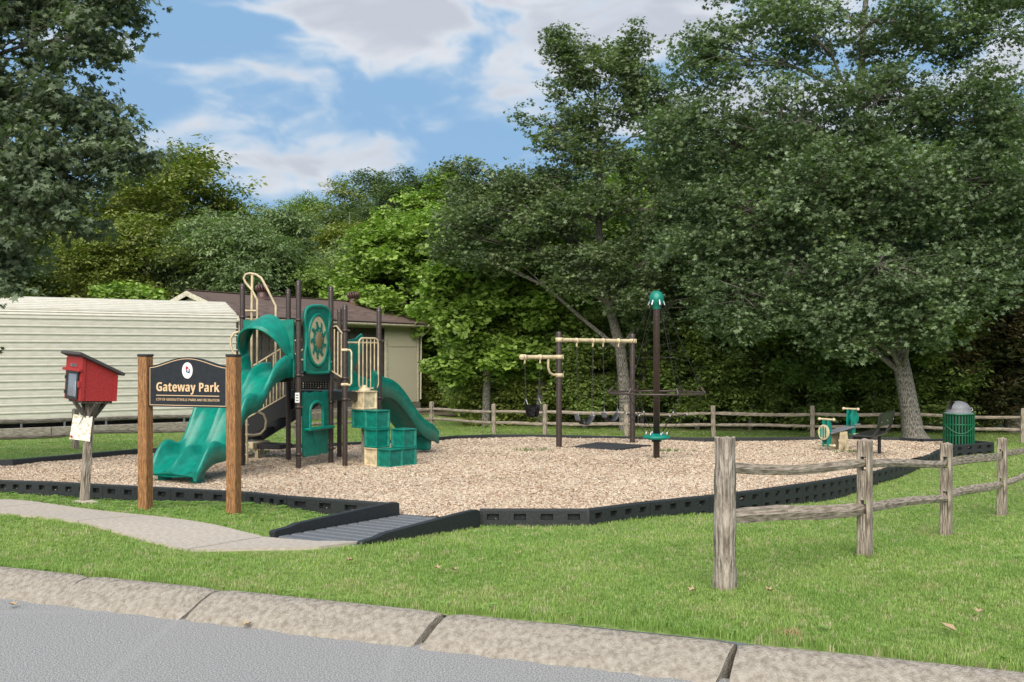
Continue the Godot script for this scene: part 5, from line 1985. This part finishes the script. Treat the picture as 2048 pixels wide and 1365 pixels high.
# ---------- trees ----------
func leaf_poly(kind: int) -> Array:
	if kind == 0:      # five-lobed maple leaf
		return [Vector2(0, 1), Vector2(.14, .58), Vector2(.55, .72), Vector2(.30, .36), Vector2(.58, .12), Vector2(.06, .08), Vector2(0, -.1), Vector2(-.06, .08), Vector2(-.58, .12), Vector2(-.30, .36), Vector2(-.55, .72), Vector2(-.14, .58)]
	if kind == 1:      # broad sycamore leaf
		return [Vector2(0, .95), Vector2(.28, .66), Vector2(.6, .62), Vector2(.5, .22), Vector2(0, -.05), Vector2(-.5, .22), Vector2(-.6, .62), Vector2(-.28, .66)]
	return [Vector2(0, 1), Vector2(.27, .45), Vector2(0, -.05), Vector2(-.27, .45)]
func clump_mesh(kind: int, n: int, leaf: float, spread: float, droop: float, sd: int) -> ArrayMesh:
	var r := RandomNumberGenerator.new()
	r.seed = sd
	var s := mb()
	s.set_smooth_group(-1)
	var pl := leaf_poly(kind)
	for i in n:
		var o := Vector3(r.randfn(0, .5), r.randfn(0, .35), r.randfn(0, .5)) * spread
		var dirn := (Vector3(o.x, 0, o.z).normalized() + Vector3(r.randf_range(-.6, .6), -droop + r.randf_range(-.5, .5), r.randf_range(-.6, .6))).normalized()
		var up := (Vector3(r.randfn(0, .45), 1, r.randfn(0, .45))).normalized()
		var side := dirn.cross(up).normalized()
		var nn := side.cross(dirn)
		var sz := leaf * r.randf_range(.7, 1.2)
		var fold := r.randf_range(.05, .3)
		var c := o + dirn * sz * .3
		for k in pl.size():
			var a: Vector2 = pl[k]
			var b: Vector2 = pl[(k + 1) % pl.size()]
			tri(s, c, o + side * a.x * sz + dirn * a.y * sz + nn * absf(a.x) * sz * fold, o + side * b.x * sz + dirn * b.y * sz + nn * absf(b.x) * sz * fold)
	return mesh_of(s)
var clumps := {}
# lobes: [centre offset, radii, clusters]
func tree(called: String, label: String, category: String, group: String, base: Vector3, stem: Array, radii: Array, lobes: Array, o: Dictionary) -> Node3D:
	var r := RandomNumberGenerator.new()
	r.seed = o.seed
	var t := thing(called, label, category, base, 0, group)
	var s := mb()
	tube(s, stem, radii, 14 if o.get("near", false) else 9)
	var limbs := []
	var buf := PackedFloat32Array()
	var per: int = o.per
	var spread: float = o.spread
	var col: Color = o.color
	var alt: Color = o.get("alt", col * 1.3)
	for lb in lobes:
		var c: Vector3 = lb[0]
		var rad: Vector3 = lb[1]
		# a limb from the stem to the middle of the lobe
		var best := 0
		for i in stem.size():
			var want: float = c.y - 0.55 * Vector2(c.x - stem[i].x, c.z - stem[i].z).length()
			if absf(stem[i].y - want) < absf(stem[best].y - want): best = i
		var p0: Vector3 = stem[best]
		var r0: float = minf(radii[best] * 0.55, 0.03 + rad.length() * 0.028)
		var pm := p0.lerp(c, .5) + Vector3(r.randfn(0, .1), .12 * (c - p0).length(), r.randfn(0, .1)) * 0.8
		var bend := [p0, p0.lerp(pm, .5) + Vector3(r.randfn(0, .06), .05, 0), pm, pm.lerp(c, .55) + Vector3(0, .04, r.randfn(0, .08)), c]
		if (c - p0).length() > 0.3: tube(s, bend, [r0, r0 * .8, r0 * .62, r0 * .45, r0 * .28], 7)
		for k in int(lb[2]):
			var dv := Vector3(r.randfn(0, 1), r.randfn(0, 1), r.randfn(0, 1)).normalized()
			var rr: float = lerp(.40, 1.0, sqrt(r.randf()))
			var q := c + dv * rad * rr
			var j: Vector3 = bend[2 + r.randi() % 3]
			var mid := j.lerp(q, .5) + Vector3(r.randfn(0, .08), r.randf_range(.0, .12), r.randfn(0, .08)) * (q - j).length()
			if o.get("twigs", true): tube(s, [j, mid, q], [r0 * .34, r0 * .2, .006], 5, false)
			var shade := r.randf()
			for e in per:
				var off := Vector3(r.randfn(0, .5), r.randfn(0, .34) - .10 * absf(r.randfn(0, 1)) * o.get("droop", .5), r.randfn(0, .5)) * spread
				var b := Basis(Vector3.UP, r.randf() * TAU) * Basis(Vector3.RIGHT, r.randfn(0, .45))
				var sz: float = r.randf_range(.6, 1.35) * o.get("size", 1.0)
				var m := clampf(shade * .6 + r.randf() * .55 - .1, 0, 1)
				push(buf, b.scaled_local(Vector3.ONE * sz), q + off, col.lerp(alt, m) * r.randf_range(.8, 1.2))
	obj("trunk", s, o.get("bark", M.bark), t)
	var key := "%s" % [o.clump]
	if not clumps.has(key):
		var q: Array = o.clump
		clumps[key] = clump_mesh(q[0], q[1], q[2], q[3], q[4], 91)
	multi("crown", clumps[key], o.get("mat", M.leaf), buf, t).set_meta("kind", "stuff")
	return t
func lobes_in(sd: int, c: Vector3, rad: Vector3, n: int, lobe: float, clusters: int) -> Array:
	# lobes spread over an ellipsoid, fuller to the outside
	var r := RandomNumberGenerator.new()
	r.seed = sd
	var out := [[c, rad * .5, clusters]]
	for i in n:
		var y := 1.0 - 2.0 * (i + .5) / n
		var a := i * 2.39996 + r.randf()
		var q := sqrt(1 - y * y)
		var p := Vector3(cos(a) * q, y, sin(a) * q) * rad * r.randf_range(.58, .86)
		out.append([c + p, Vector3(1, .75, 1) * lobe * r.randf_range(.75, 1.25), clusters])
	return out
func G(X: float, d: float) -> Vector3: return Vector3(X, gy(X, d) - .05, -d)

func make_trees() -> void:
	var dark := Color(.08, .125, .06)
	var dark2 := Color(.085, .115, .066)
	# silver maple by the bench: leaning trunk, several stems, crown hanging low
	var st := [Vector3(.25, -.2, 0), Vector3(.2, .0, 0), Vector3(.13, .25, 0), Vector3(.06, .8, 0), Vector3(-.12, 1.8, 0), Vector3(-.38, 2.9, 0), Vector3(-.7, 4.2, -.1), Vector3(-1.0, 5.6, -.1), Vector3(-1.2, 7.2, 0), Vector3(-1.3, 9.0, .1), Vector3(-1.2, 11.0, 0), Vector3(-1.0, 13.0, 0), Vector3(-.9, 15.0, 0)]
	var rd := [.52, .40, .29, .245, .22, .21, .205, .19, .15, .11, .08, .05, .02]
	var lob := []
	# [x, y, z, rx, ry, rz, clusters] relative to the base
	for q in [[-1.4, 4.6, 1.6, 1.7, 1.2, 1.3, 26], [-3.2, 4.5, 0.6, 1.6, 1.4, 1.4, 26], [-4.6, 4, 0.2, 1.1, 1.3, 1.2, 18], [0.6, 4.4, 1.4, 1.5, 1.1, 1.2, 22], [1.9, 5, 0.3, 1.3, 1.3, 1.3, 20], [-2.2, 3.2, 1.2, 1.3, 0.8, 1, 16], [-0.4, 3.2, 1.7, 1.1, 0.6, 0.8, 12], [-4.8, 6.3, 0, 1.4, 1.2, 1.4, 30], [-3, 6.6, 1.4, 1.5, 1.2, 1.3, 30], [-0.8, 6.6, 1.8, 1.6, 1.2, 1.2, 30], [1.6, 6.9, 0.9, 1.5, 1.2, 1.4, 27], [2.9, 6.6, -0.6, 1, 1.2, 1.2, 18], [-5.6, 8.2, 0, 1.2, 1.1, 1.3, 22], [-3.6, 8.6, 0.8, 1.5, 1.1, 1.3, 24], [-1.2, 8.8, 1.2, 1.5, 1.1, 1.2, 22], [1.2, 9, 0.8, 1.5, 1.1, 1.3, 22], [3, 8.8, 0, 1.1, 1, 1.2, 16], [-5, 10.2, 0, 1.3, 1, 1.2, 19], [-3, 10.8, 0.6, 1.4, 1, 1.2, 19], [-0.6, 11, 0.6, 1.4, 1, 1.2, 19], [1.8, 10.9, 0.3, 1.4, 1, 1.2, 18], [-4, 12.6, 0, 1.3, 1, 1.2, 16], [-1.8, 13.2, 0, 1.4, 1, 1.2, 16], [0.6, 13.2, 0, 1.4, 1, 1.2, 16], [2.4, 12.6, 0, 1.2, 1, 1.2, 13], [-1, 15.2, 0, 1.5, 1, 1.3, 15], [-3, 5.4, -1.8, 1.6, 1.3, 1.3, 14], [0.4, 6, -2, 1.7, 1.3, 1.3, 14], [-1.6, 8.4, -1.8, 1.8, 1.2, 1.2, 18], [-5.6, 5.2, -0.5, 0.9, 1, 1, 9]]:
		lob.append([Vector3(q[0], q[1], q[2]), Vector3(q[3], q[4], q[5]), q[6]])
	tree("silver_maple", "large silver maple with a leaning pale trunk beside the bench", "tree", "", G(10.55, 26.5), st, rd, lob, {"seed": 1, "per": 42, "spread": .62, "color": dark, "alt": Color(.22, .29, .15), "clump": [0, 8, .10, .15, .55], "near": true, "droop": 1.2})
	# the middle maple, open crown
	st = [Vector3(.1, -.2, 0), Vector3(.05, .2, 0), Vector3(0, 1.2, 0), Vector3(-.15, 2.6, 0), Vector3(-.5, 4.0, 0), Vector3(-.75, 5.2, 0), Vector3(-.85, 6.6, 0), Vector3(-.8, 8.4, 0), Vector3(-.95, 10.4, 0), Vector3(-1.0, 12.2, 0)]
	rd = [.30, .25, .20, .17, .145, .125, .10, .075, .05, .02]
	lob = []
	for q in [[-1.6, 12.4, 0, .8, .7, .8, 9], [.1, 12.0, .2, .8, .8, .8, 9], [.9, 11.0, .1, .8, .7, .7, 8], [-1.9, 11.2, .1, .8, .7, .7, 9], [-.5, 11.0, .4, 1.0, .8, .9, 12], [-.5, 9.9, .4, 1.2, .7, .9, 12], [-2.4, 9.7, .3, 1.0, .7, .8, 10], [1.3, 9.8, .2, 1.0, .7, .8, 10], [-1.0, 8.7, .8, 1.2, .7, .8, 12], [1.9, 8.6, 0, 1.1, .8, .9, 12], [-2.6, 8.0, .3, 1.0, .6, .8, 8], [-4.0, 7.9, .2, .8, .7, .8, 8], [-5.2, 8.2, 0, .6, .6, .7, 6], [-4.4, 6.9, .4, 1.2, .8, 1.0, 14], [-5.5, 6.4, .1, .8, .8, .8, 9], [-2.8, 6.7, .8, 1.2, .8, 1.0, 13], [-1.0, 6.8, 1.0, 1.2, .9, 1.0, 12], [.8, 7.0, .6, 1.2, 1.0, 1.0, 14], [-5.0, 5.6, .3, 1.2, .5, .9, 7], [-3.2, 5.8, .8, 1.2, .6, 1.0, 9], [-1.2, 5.2, 1.2, 1.2, .8, .9, 13], [.6, 5.4, .8, 1.3, .9, 1.0, 15], [1.9, 5.9, .2, 1.0, 1.1, 1.0, 13], [.4, 4.1, 1.0, 1.0, .6, .9, 8], [1.6, 4.1, .6, 1.1, .9, .9, 12], [2.2, 7.4, -.3, .9, .9, .9, 9]]:
		lob.append([Vector3(q[0], q[1], q[2]), Vector3(q[3], q[4], q[5]), q[6]])
	tree("silver_maple", "tall open silver maple with bare forked trunk behind the swings", "tree", "", G(3.6, 31.6), st, rd, lob, {"seed": 2, "per": 42, "spread": .55, "color": Color(.095, .135, .065), "alt": Color(.215, .27, .135), "clump": [0, 8, .105, .15, .4], "near": true, "bark": M.bark})
	# maple reaching in over the metal shed; its trunk stands outside the picture
	st = [Vector3(0, -.2, 0), Vector3(0, .3, 0), Vector3(.1, 1.5, 0), Vector3(.2, 3.0, 0), Vector3(.3, 4.6, 0), Vector3(.5, 6.2, 0), Vector3(.6, 8.0, 0), Vector3(.6, 10.0, 0)]
	rd = [.45, .33, .27, .25, .22, .18, .12, .04]
	lob = []
	for q in [[1.2, 9.3, .2, 1.3, .9, 1.1, 18], [2.9, 8.8, .2, 1.1, .8, 1.0, 16], [4.1, 8.4, .1, .7, .5, .7, 8], [2.0, 7.9, .6, 1.2, .8, 1.0, 18], [3.5, 7.5, .2, .9, .6, .8, 10], [1.0, 7.0, .8, 1.1, .7, .9, 14], [2.2, 6.6, .6, .9, .5, .8, 10], [3.6, 6.3, .1, .8, .5, .8, 10], [4.3, 5.7, .0, .55, .4, .6, 6], [1.2, 5.8, .9, 1.1, .7, .9, 15], [2.6, 5.5, .6, 1.0, .7, .9, 15], [3.5, 5.0, .3, .8, .7, .8, 12], [1.3, 4.6, 1.0, 1.1, .8, .9, 16], [2.6, 4.3, .8, 1.0, .7, .9, 15], [1.4, 3.6, 1.0, 1.0, .6, .9, 14], [2.5, 3.5, .8, .7, .5, .8, 8], [1.2, 2.9, .9, .7, .35, .7, 6], [1.55, 2.45, .8, .16, .16, .16, 2], [-.8, 8.5, 0, 1.6, 1.2, 1.4, 10], [-1.0, 6.0, .4, 1.6, 1.3, 1.4, 10], [0, 10.6, 0, 1.5, 1.0, 1.3, 10]]:
		lob.append([Vector3(q[0], q[1], q[2]), Vector3(q[3], q[4], q[5]), q[6]])
	tree("silver_maple", "dark maple with drooping leaf sprays overhanging the cream metal shed", "tree", "", G(-11.2, 17.2), st, rd, lob, {"seed": 3, "per": 40, "spread": .46, "color": Color(.075, .11, .06), "alt": Color(.205, .255, .15), "clump": [0, 8, .105, .15, 1.0], "near": true, "droop": 1.6})
	# glossy magnolia with rusty leaf undersides
	st = [Vector3(0, -.2, 0), Vector3(0, 2, 0), Vector3(0, 5, 0), Vector3(0, 9.5, 0)]
	rd = [.3, .25, .17, .04]
	for k in 2:
		tree("magnolia", ["dark glossy magnolia with rust brown leaves behind the litter bin", "tall glossy magnolia at the end of the far fence"][k], "tree", "magnolias", G([15.4, 19.6][k], [30.5, 31.5][k]), st, rd, lobes_in(41 + k, Vector3(0, 5.2, 0), Vector3(3.0, 5.0, 2.6), 26, 1.0, 14), {"seed": 4 + k, "per": 26, "spread": .6, "color": Color(.03, .05, .022), "alt": Color(.12, .095, .04), "clump": [2, 9, .17, .16, .1], "mat": M.gloss_leaf, "bark": M.bark})
	# trees of the wood: [x, depth, height, crown radius, kind]; kinds: 0 sycamore yellow green, 1 mid green, 2 dark, 3 olive, 4 feathery
	var kinds := [
		{"color": Color(.18, .275, .05), "alt": Color(.32, .44, .095), "clump": [1, 11, .175, .26, .4], "name": "sycamore"},
		{"color": Color(.15, .22, .055), "alt": Color(.28, .37, .10), "clump": [2, 12, .17, .24, .3], "name": "woodland_tree"},
		{"color": Color(.075, .115, .045), "alt": Color(.15, .20, .08), "clump": [2, 12, .17, .24, .3], "name": "oak_tree"},
		{"color": Color(.165, .20, .045), "alt": Color(.28, .31, .075), "clump": [2, 12, .18, .26, .3], "name": "hackberry_tree"},
		{"color": Color(.13, .19, .08), "alt": Color(.25, .32, .14), "clump": [2, 14, .15, .24, .6], "name": "locust_tree"}]
	var w := [
		[-20.5, 60, 14.8, 5.2, 3, "broad olive yellow tree standing tallest beyond the metal shed"],
		[-26.5, 57, 12.5, 5.0, 3, "olive yellow tree half hidden behind the drooping maple"],
		[-14.6, 50, 10.2, 3.8, 4, "feathery grey green tree just behind the gable of the brown roof"],
		[-19.0, 47, 9.6, 3.3, 3, "olive yellow tree rising directly above the metal shed roof"],
		[-12.2, 53, 10.5, 3.4, 4, "feathery grey green tree behind the turbine vents"],
		[-24, 44, 8.0, 3.6, 2, "dark tree close behind the metal shed roof"],
		[-16.0, 42, 5.7, 1.9, 0, "small bright yellow green tree showing above the shed beside the gable"],
		[-29, 46, 11.0, 4.2, 1, "mid green tree behind the outer end of the metal shed"],
		[-10.5, 70, 14.6, 4.0, 2, "dark green tree far off under the low cloud"],
		[-13.5, 78, 16.0, 4.2, 3, "distant olive tree with uneven top beyond the brown roof"],
		[-17.5, 80, 16.2, 4.0, 1, "distant mid green tree on the skyline beyond the olive tree"],
		[-7.8, 64, 15.6, 3.2, 2, "tall dark tree standing highest behind the sycamores"],
		[-5.6, 66, 15.4, 3.0, 2, "dark tree touching the tall dark tree behind the sycamores"],
		[-9.8, 60, 12.0, 3.4, 3, "olive tree below the distant dark skyline trees"],
		[-6.2, 57, 11.6, 2.6, 0, "pointed yellow green tree in front of the tall dark trees"],
		[-4.4, 58, 14.0, 2.6, 0, "tall pointed yellow green tree beside the middle maple"],
		[-5.0, 46.5, 9.0, 3.0, 0, "bright round sycamore right behind the brown roof end"],
		[-8.6, 51, 8.6, 3.0, 1, "mid green tree behind the ridge of the brown roof"],
		[-2.0, 52, 10.0, 3.2, 1, "mid green tree between the sycamore and the middle maple"],
		[-.9, 33.9, 7.4, 1.7, 0, "yellow green sycamore beside the cream building corner"],
		[.95, 34.2, 7.9, 1.8, 0, "yellow green sycamore behind the middle maple branches"],
		[.5, 42, 10.5, 3.0, 1, "mid green tree deep behind the yellow green sycamores"],
		[4.0, 40, 9.5, 3.2, 1, "mid green tree behind the swing set"],
		[6.5, 42, 11.5, 3.4, 1, "mid green tree between the two big maples"],
		[9.0, 38, 9.5, 3.2, 1, "mid green tree behind the spinner pole"],
		[11.5, 41, 12, 3.6, 2, "dark tree behind the leaning maple crown"],
		[14.5, 40, 12.0, 3.6, 1, "mid green tree behind the leaning maple trunk"],
		[19, 42, 13.0, 4.0, 2, "dark tree behind the magnolia"],
		[24, 44, 13, 4.2, 1, "mid green tree beyond the second magnolia"],
		[7.0, 50, 14, 4.0, 2, "tall dark tree filling the gap between the big maples"],
		[2.0, 54, 13, 4.0, 2, "tall dark tree behind the middle maple crown"],
		[12, 52, 14.5, 4.4, 1, "tall mid green tree behind the leaning maple"],
		[18, 54, 15, 4.6, 2, "tall dark tree deep behind the magnolias"],
		[-34, 50, 12, 5.0, 2, "dark tree behind the far end of the metal shed"]]
	for i in w.size():
		var q: Array = w[i]
		var k: Dictionary = kinds[q[4]]
		var h: float = q[2]
		var cr: float = q[3]
		var bs: float = h * .14
		tree(k.name, q[5], "tree", "trees of the wood", G(q[0], q[1]), [Vector3(0, -.3, 0), Vector3(.05, h * .25, 0), Vector3(-.08, h * .5, 0), Vector3(.05, h * .75, 0), Vector3(0, h * .93, 0)], [h * .022, h * .018, h * .014, h * .008, .02], lobes_in(100 + i, Vector3(0, (h + bs) / 2, 0), Vector3(cr, (h - bs) / 2, cr), 20, cr * .36, int(7.0 * clampf(cr / 3.0, .8, 1.5))), {"seed": 200 + i, "per": 36, "size": clampf(cr / 3.0, .9, 1.5), "spread": cr * .27, "color": k.color, "alt": k.alt, "clump": k.clump, "bark": M.bark, "twigs": false})
	# undergrowth along the edge of the wood
	var u := [[-3.6, 46], [-1.6, 41.5], [.2, 39.5], [1.2, 35.2], [3.0, 35.0], [4.6, 34.3], [6.2, 33.6], [7.8, 33.0], [9.4, 32.6], [11.0, 32.4], [12.6, 32.0], [14.4, 31.4], [16.5, 30.6], [18.5, 29.8], [-.8, 34.8], [-12.5, 43], [-19, 38], [-22.5, 36], [5.4, 36.5], [8.6, 35.4], [11.8, 35.0], [2.4, 33.2], [4.3, 33.0], [6.0, 32.2], [7.6, 31.8], [9.3, 31.2], [11.2, 30.9], [13.2, 30.2]]
	var ul := ["yellow green shrub at the corner of the cream building", "dark shrub behind the fence corner near the cream building", "dark shrub below the yellow green sycamore", "yellow green shrub behind the fence below the middle maple", "dark shrub behind the swing set fence posts", "dark shrub behind the swing posts", "dark shrub behind the swing beam end", "dark shrub behind the spinner pole", "dark shrub behind the spinner ring", "dark shrub behind the far fence past the spinner", "dark shrub behind the spring seesaw", "dark shrub behind the bench", "dark shrub behind the litter bin", "dark shrub beside the second magnolia", "yellow green shrub behind the bucket swing", "dark shrub behind the metal shed and gable", "dark shrub behind the metal shed", "dark shrub at the outer end of the metal shed", "dark shrub deeper in the wood behind the swings", "dark shrub deeper in the wood behind the spinner", "dark shrub deeper in the wood behind the seesaw", "tall mid green bush behind the first swing", "tall mid green bush behind the second belt swing", "tall mid green bush beside the spinner pole ropes", "tall mid green bush behind the spinner ring edge", "tall mid green bush between the spinner and the seesaw", "tall mid green bush behind the seesaw and bench", "tall mid green bush between the leaning trunk and the litter bin"]
	for i in u.size():
		var q: Array = u[i]
		var h := 2.6 + fmod(i * 1.37, 1.9) + (1.6 if i > 20 else 0.0)
		var yel := i == 3 or i == 14 or i == 0
		var bright := i > 20
		tree("woodland_shrub", ul[i], "shrub", "shrubs at the wood edge", G(q[0], q[1]), [Vector3(0, -.2, 0), Vector3(.1, h * .4, 0), Vector3(0, h * .8, 0)], [.07, .05, .02], lobes_in(300 + i, Vector3(0, h * .5, 0), Vector3(1.25, h * .5, 1.1), 12, .55, 6), {"seed": 400 + i, "per": 22, "spread": .42, "color": Color(.20, .25, .06) if yel or bright else Color(.13, .20, .06), "alt": Color(.38, .44, .11) if yel else Color(.30, .40, .12) if bright else Color(.26, .35, .11), "clump": [2, 12, .14, .2, .3], "bark": M.bark, "twigs": false})
	# bare branches hanging out of the wood behind the swings
	var r := RandomNumberGenerator.new()
	r.seed = 8
	var s := mb()
	for k in 7:
		var a := at(1290 + 14 * k, 690 + 12 * (k % 3), 32.2)
		var b := at(1330 + 22 * k, 650 + 18 * ((k * 2) % 5), 31.4)
		tube(s, [a + Vector3(-1.4, -.1, -.3), a, a.lerp(b, .5) + Vector3(0, r.randfn(0, .1), 0), b], [.03, .022, .014, .006], 5)
	tag(obj("bare_branch", s, M.bark), "pale bare branches hanging at the wood edge behind the spinner", "branches")

# ---------- small things on the ground ----------
func make_litter() -> void:
	var spots := [[705, 1133], [878, 1150], [905, 1152], [1380, 1196], [1545, 1196], [1957, 1240], [1912, 1279], [30, 1217], [487, 1258]]
	var lab := ["curled pale dry leaf alone on the lawn before the ramp", "pale dry leaf lying beside a browner leaf on the lawn", "browner dry leaf beside a pale leaf on the lawn", "brown dry leaf beside the knotty fence post", "pale dry leaf lying in grass past the knotty post", "tan star shaped dry leaf on the open lawn", "long curled tan leaf near the kerb", "dry leaf on the asphalt beside the cracked kerb stone", "straw coloured leaf on the asphalt by the kerb"]
	for i in spots.size():
		var x: float = spots[i][0]
		var y: float = spots[i][1]
		var d := 7.5
		for k in 6:
			var X := (x - 1024) * d / F
			var gyy: float = gy(X, d) if d > kerb_d(X) else -.12
			d = (CAM_Y - gyy) * F / (y - 705.0)
		var X := (x - 1024) * d / F
		var r := RandomNumberGenerator.new()
		r.seed = 70 + i
		var s := mb()
		s.set_smooth_group(0)
		var pl := leaf_poly(0 if i != 6 else 2)
		var sz := .065 if i != 6 else .12
		for k in pl.size():
			var a: Vector2 = pl[k]
			var b: Vector2 = pl[(k + 1) % pl.size()]
			var f := func(p: Vector2) -> Vector3: return Vector3(p.x * sz, .012 + absf(p.x) * sz * .55 + .25 * sz * pow(p.y - .4, 2), -p.y * sz)
			tri(s, f.call(Vector2(0, .35)), f.call(a), f.call(b))
			tri(s, f.call(Vector2(0, .35)) - Vector3(0, .002, 0), f.call(b) - Vector3(0, .002, 0), f.call(a) - Vector3(0, .002, 0))
		tube(s, [Vector3(0, .012, .1 * sz), Vector3(.004, .018, .5 * sz)], .0016, 4)
		var yy: float = (gy(X, d) + .035) if d > kerb_d(X) else -.11
		tag(obj("dry_leaf", s, M.dry_leaf, self, Transform3D(Basis(Vector3.UP, r.randf() * TAU) * Basis(Vector3.RIGHT, .15), Vector3(X, yy, -d))), lab[i], "leaf", "fallen leaves")
	# tuft of dead grass by the kerb
	var d0 := 6.05
	var X0 := (1575 - 1024) * d0 / F
	tag(put("dead_grass_tuft", blade_tuft(120, .075, .06, .004, 5), M.straw, self, Transform3D(Basis(), Vector3(X0, gy(X0, d0), -d0))), "clump of dead straw coloured grass at the kerb", "dead grass")
	# weeds in the chips
	var wl := [[1058, 903], [1345, 903], [1703, 908], [520, 908]]
	for i in 4:
		var dd: float = 2.02 * F / (wl[i][1] - 705.0)
		var X: float = (wl[i][0] - 1024.0) * dd / F
		var g := PackedFloat32Array()
		var r := RandomNumberGenerator.new()
		r.seed = 900 + i
		for k in 22:
			var o := Vector3(X + r.randfn(0, .22), 0, -dd + r.randfn(0, .12))
			o.y = bed_y(o.x, -o.z)
			push(g, Basis(Vector3.UP, r.randf() * TAU).scaled_local(Vector3(1.1, r.randf_range(.9, 2.0), 1.1)), o, Color(.11, .2, .04))
		var m := multi("weed_patch", blade_tuft(8, .03, .055, .006, 66), M.grass, g, self)
		tag(m, ["small patch of weeds in the chips before the swing frame", "small patch of weeds in the chips beside the spinner pole", "patch of weeds in the chips by the bench", "thin patch of weeds in the chips under the stair"][i], "weeds", "weeds in the chips")
		m.set_meta("kind", "stuff")
	# crushed can by the slide
	var s := mb()
	lathe(s, [Vector2(0, -.06), Vector2(.026, -.058), Vector2(.031, -.045), Vector2(.027, -.01), Vector2(.031, .03), Vector2(.03, .05), Vector2(.024, .058), Vector2(0, .056)], 12, Vector3.ZERO, Basis(Vector3.BACK, PI / 2))
	var dc := 15.55
	tag(obj("crushed_can", s, M.can, self, Transform3D(Basis(Vector3.UP, .3), Vector3((397 - 1024) * dc / F, bed_y(-4.9, dc) + .036, -dc))), "crushed silver drink can lying in front of the green slide", "can")

func _ready() -> void:
	rng.seed = 4
	make_camera_and_light()
	make_materials()
	make_ground()
	make_kerb()
	make_walk()
	make_bed()
	make_grass()
	make_clover()
	make_shed()
	make_house()
	make_trees()
	make_fences()
	make_border()
	make_ramp()
	make_play_structure()
	make_swings()
	make_spinner()
	make_rider()
	make_bench()
	make_bin()
	make_sign()
	make_book_box()
	make_litter()
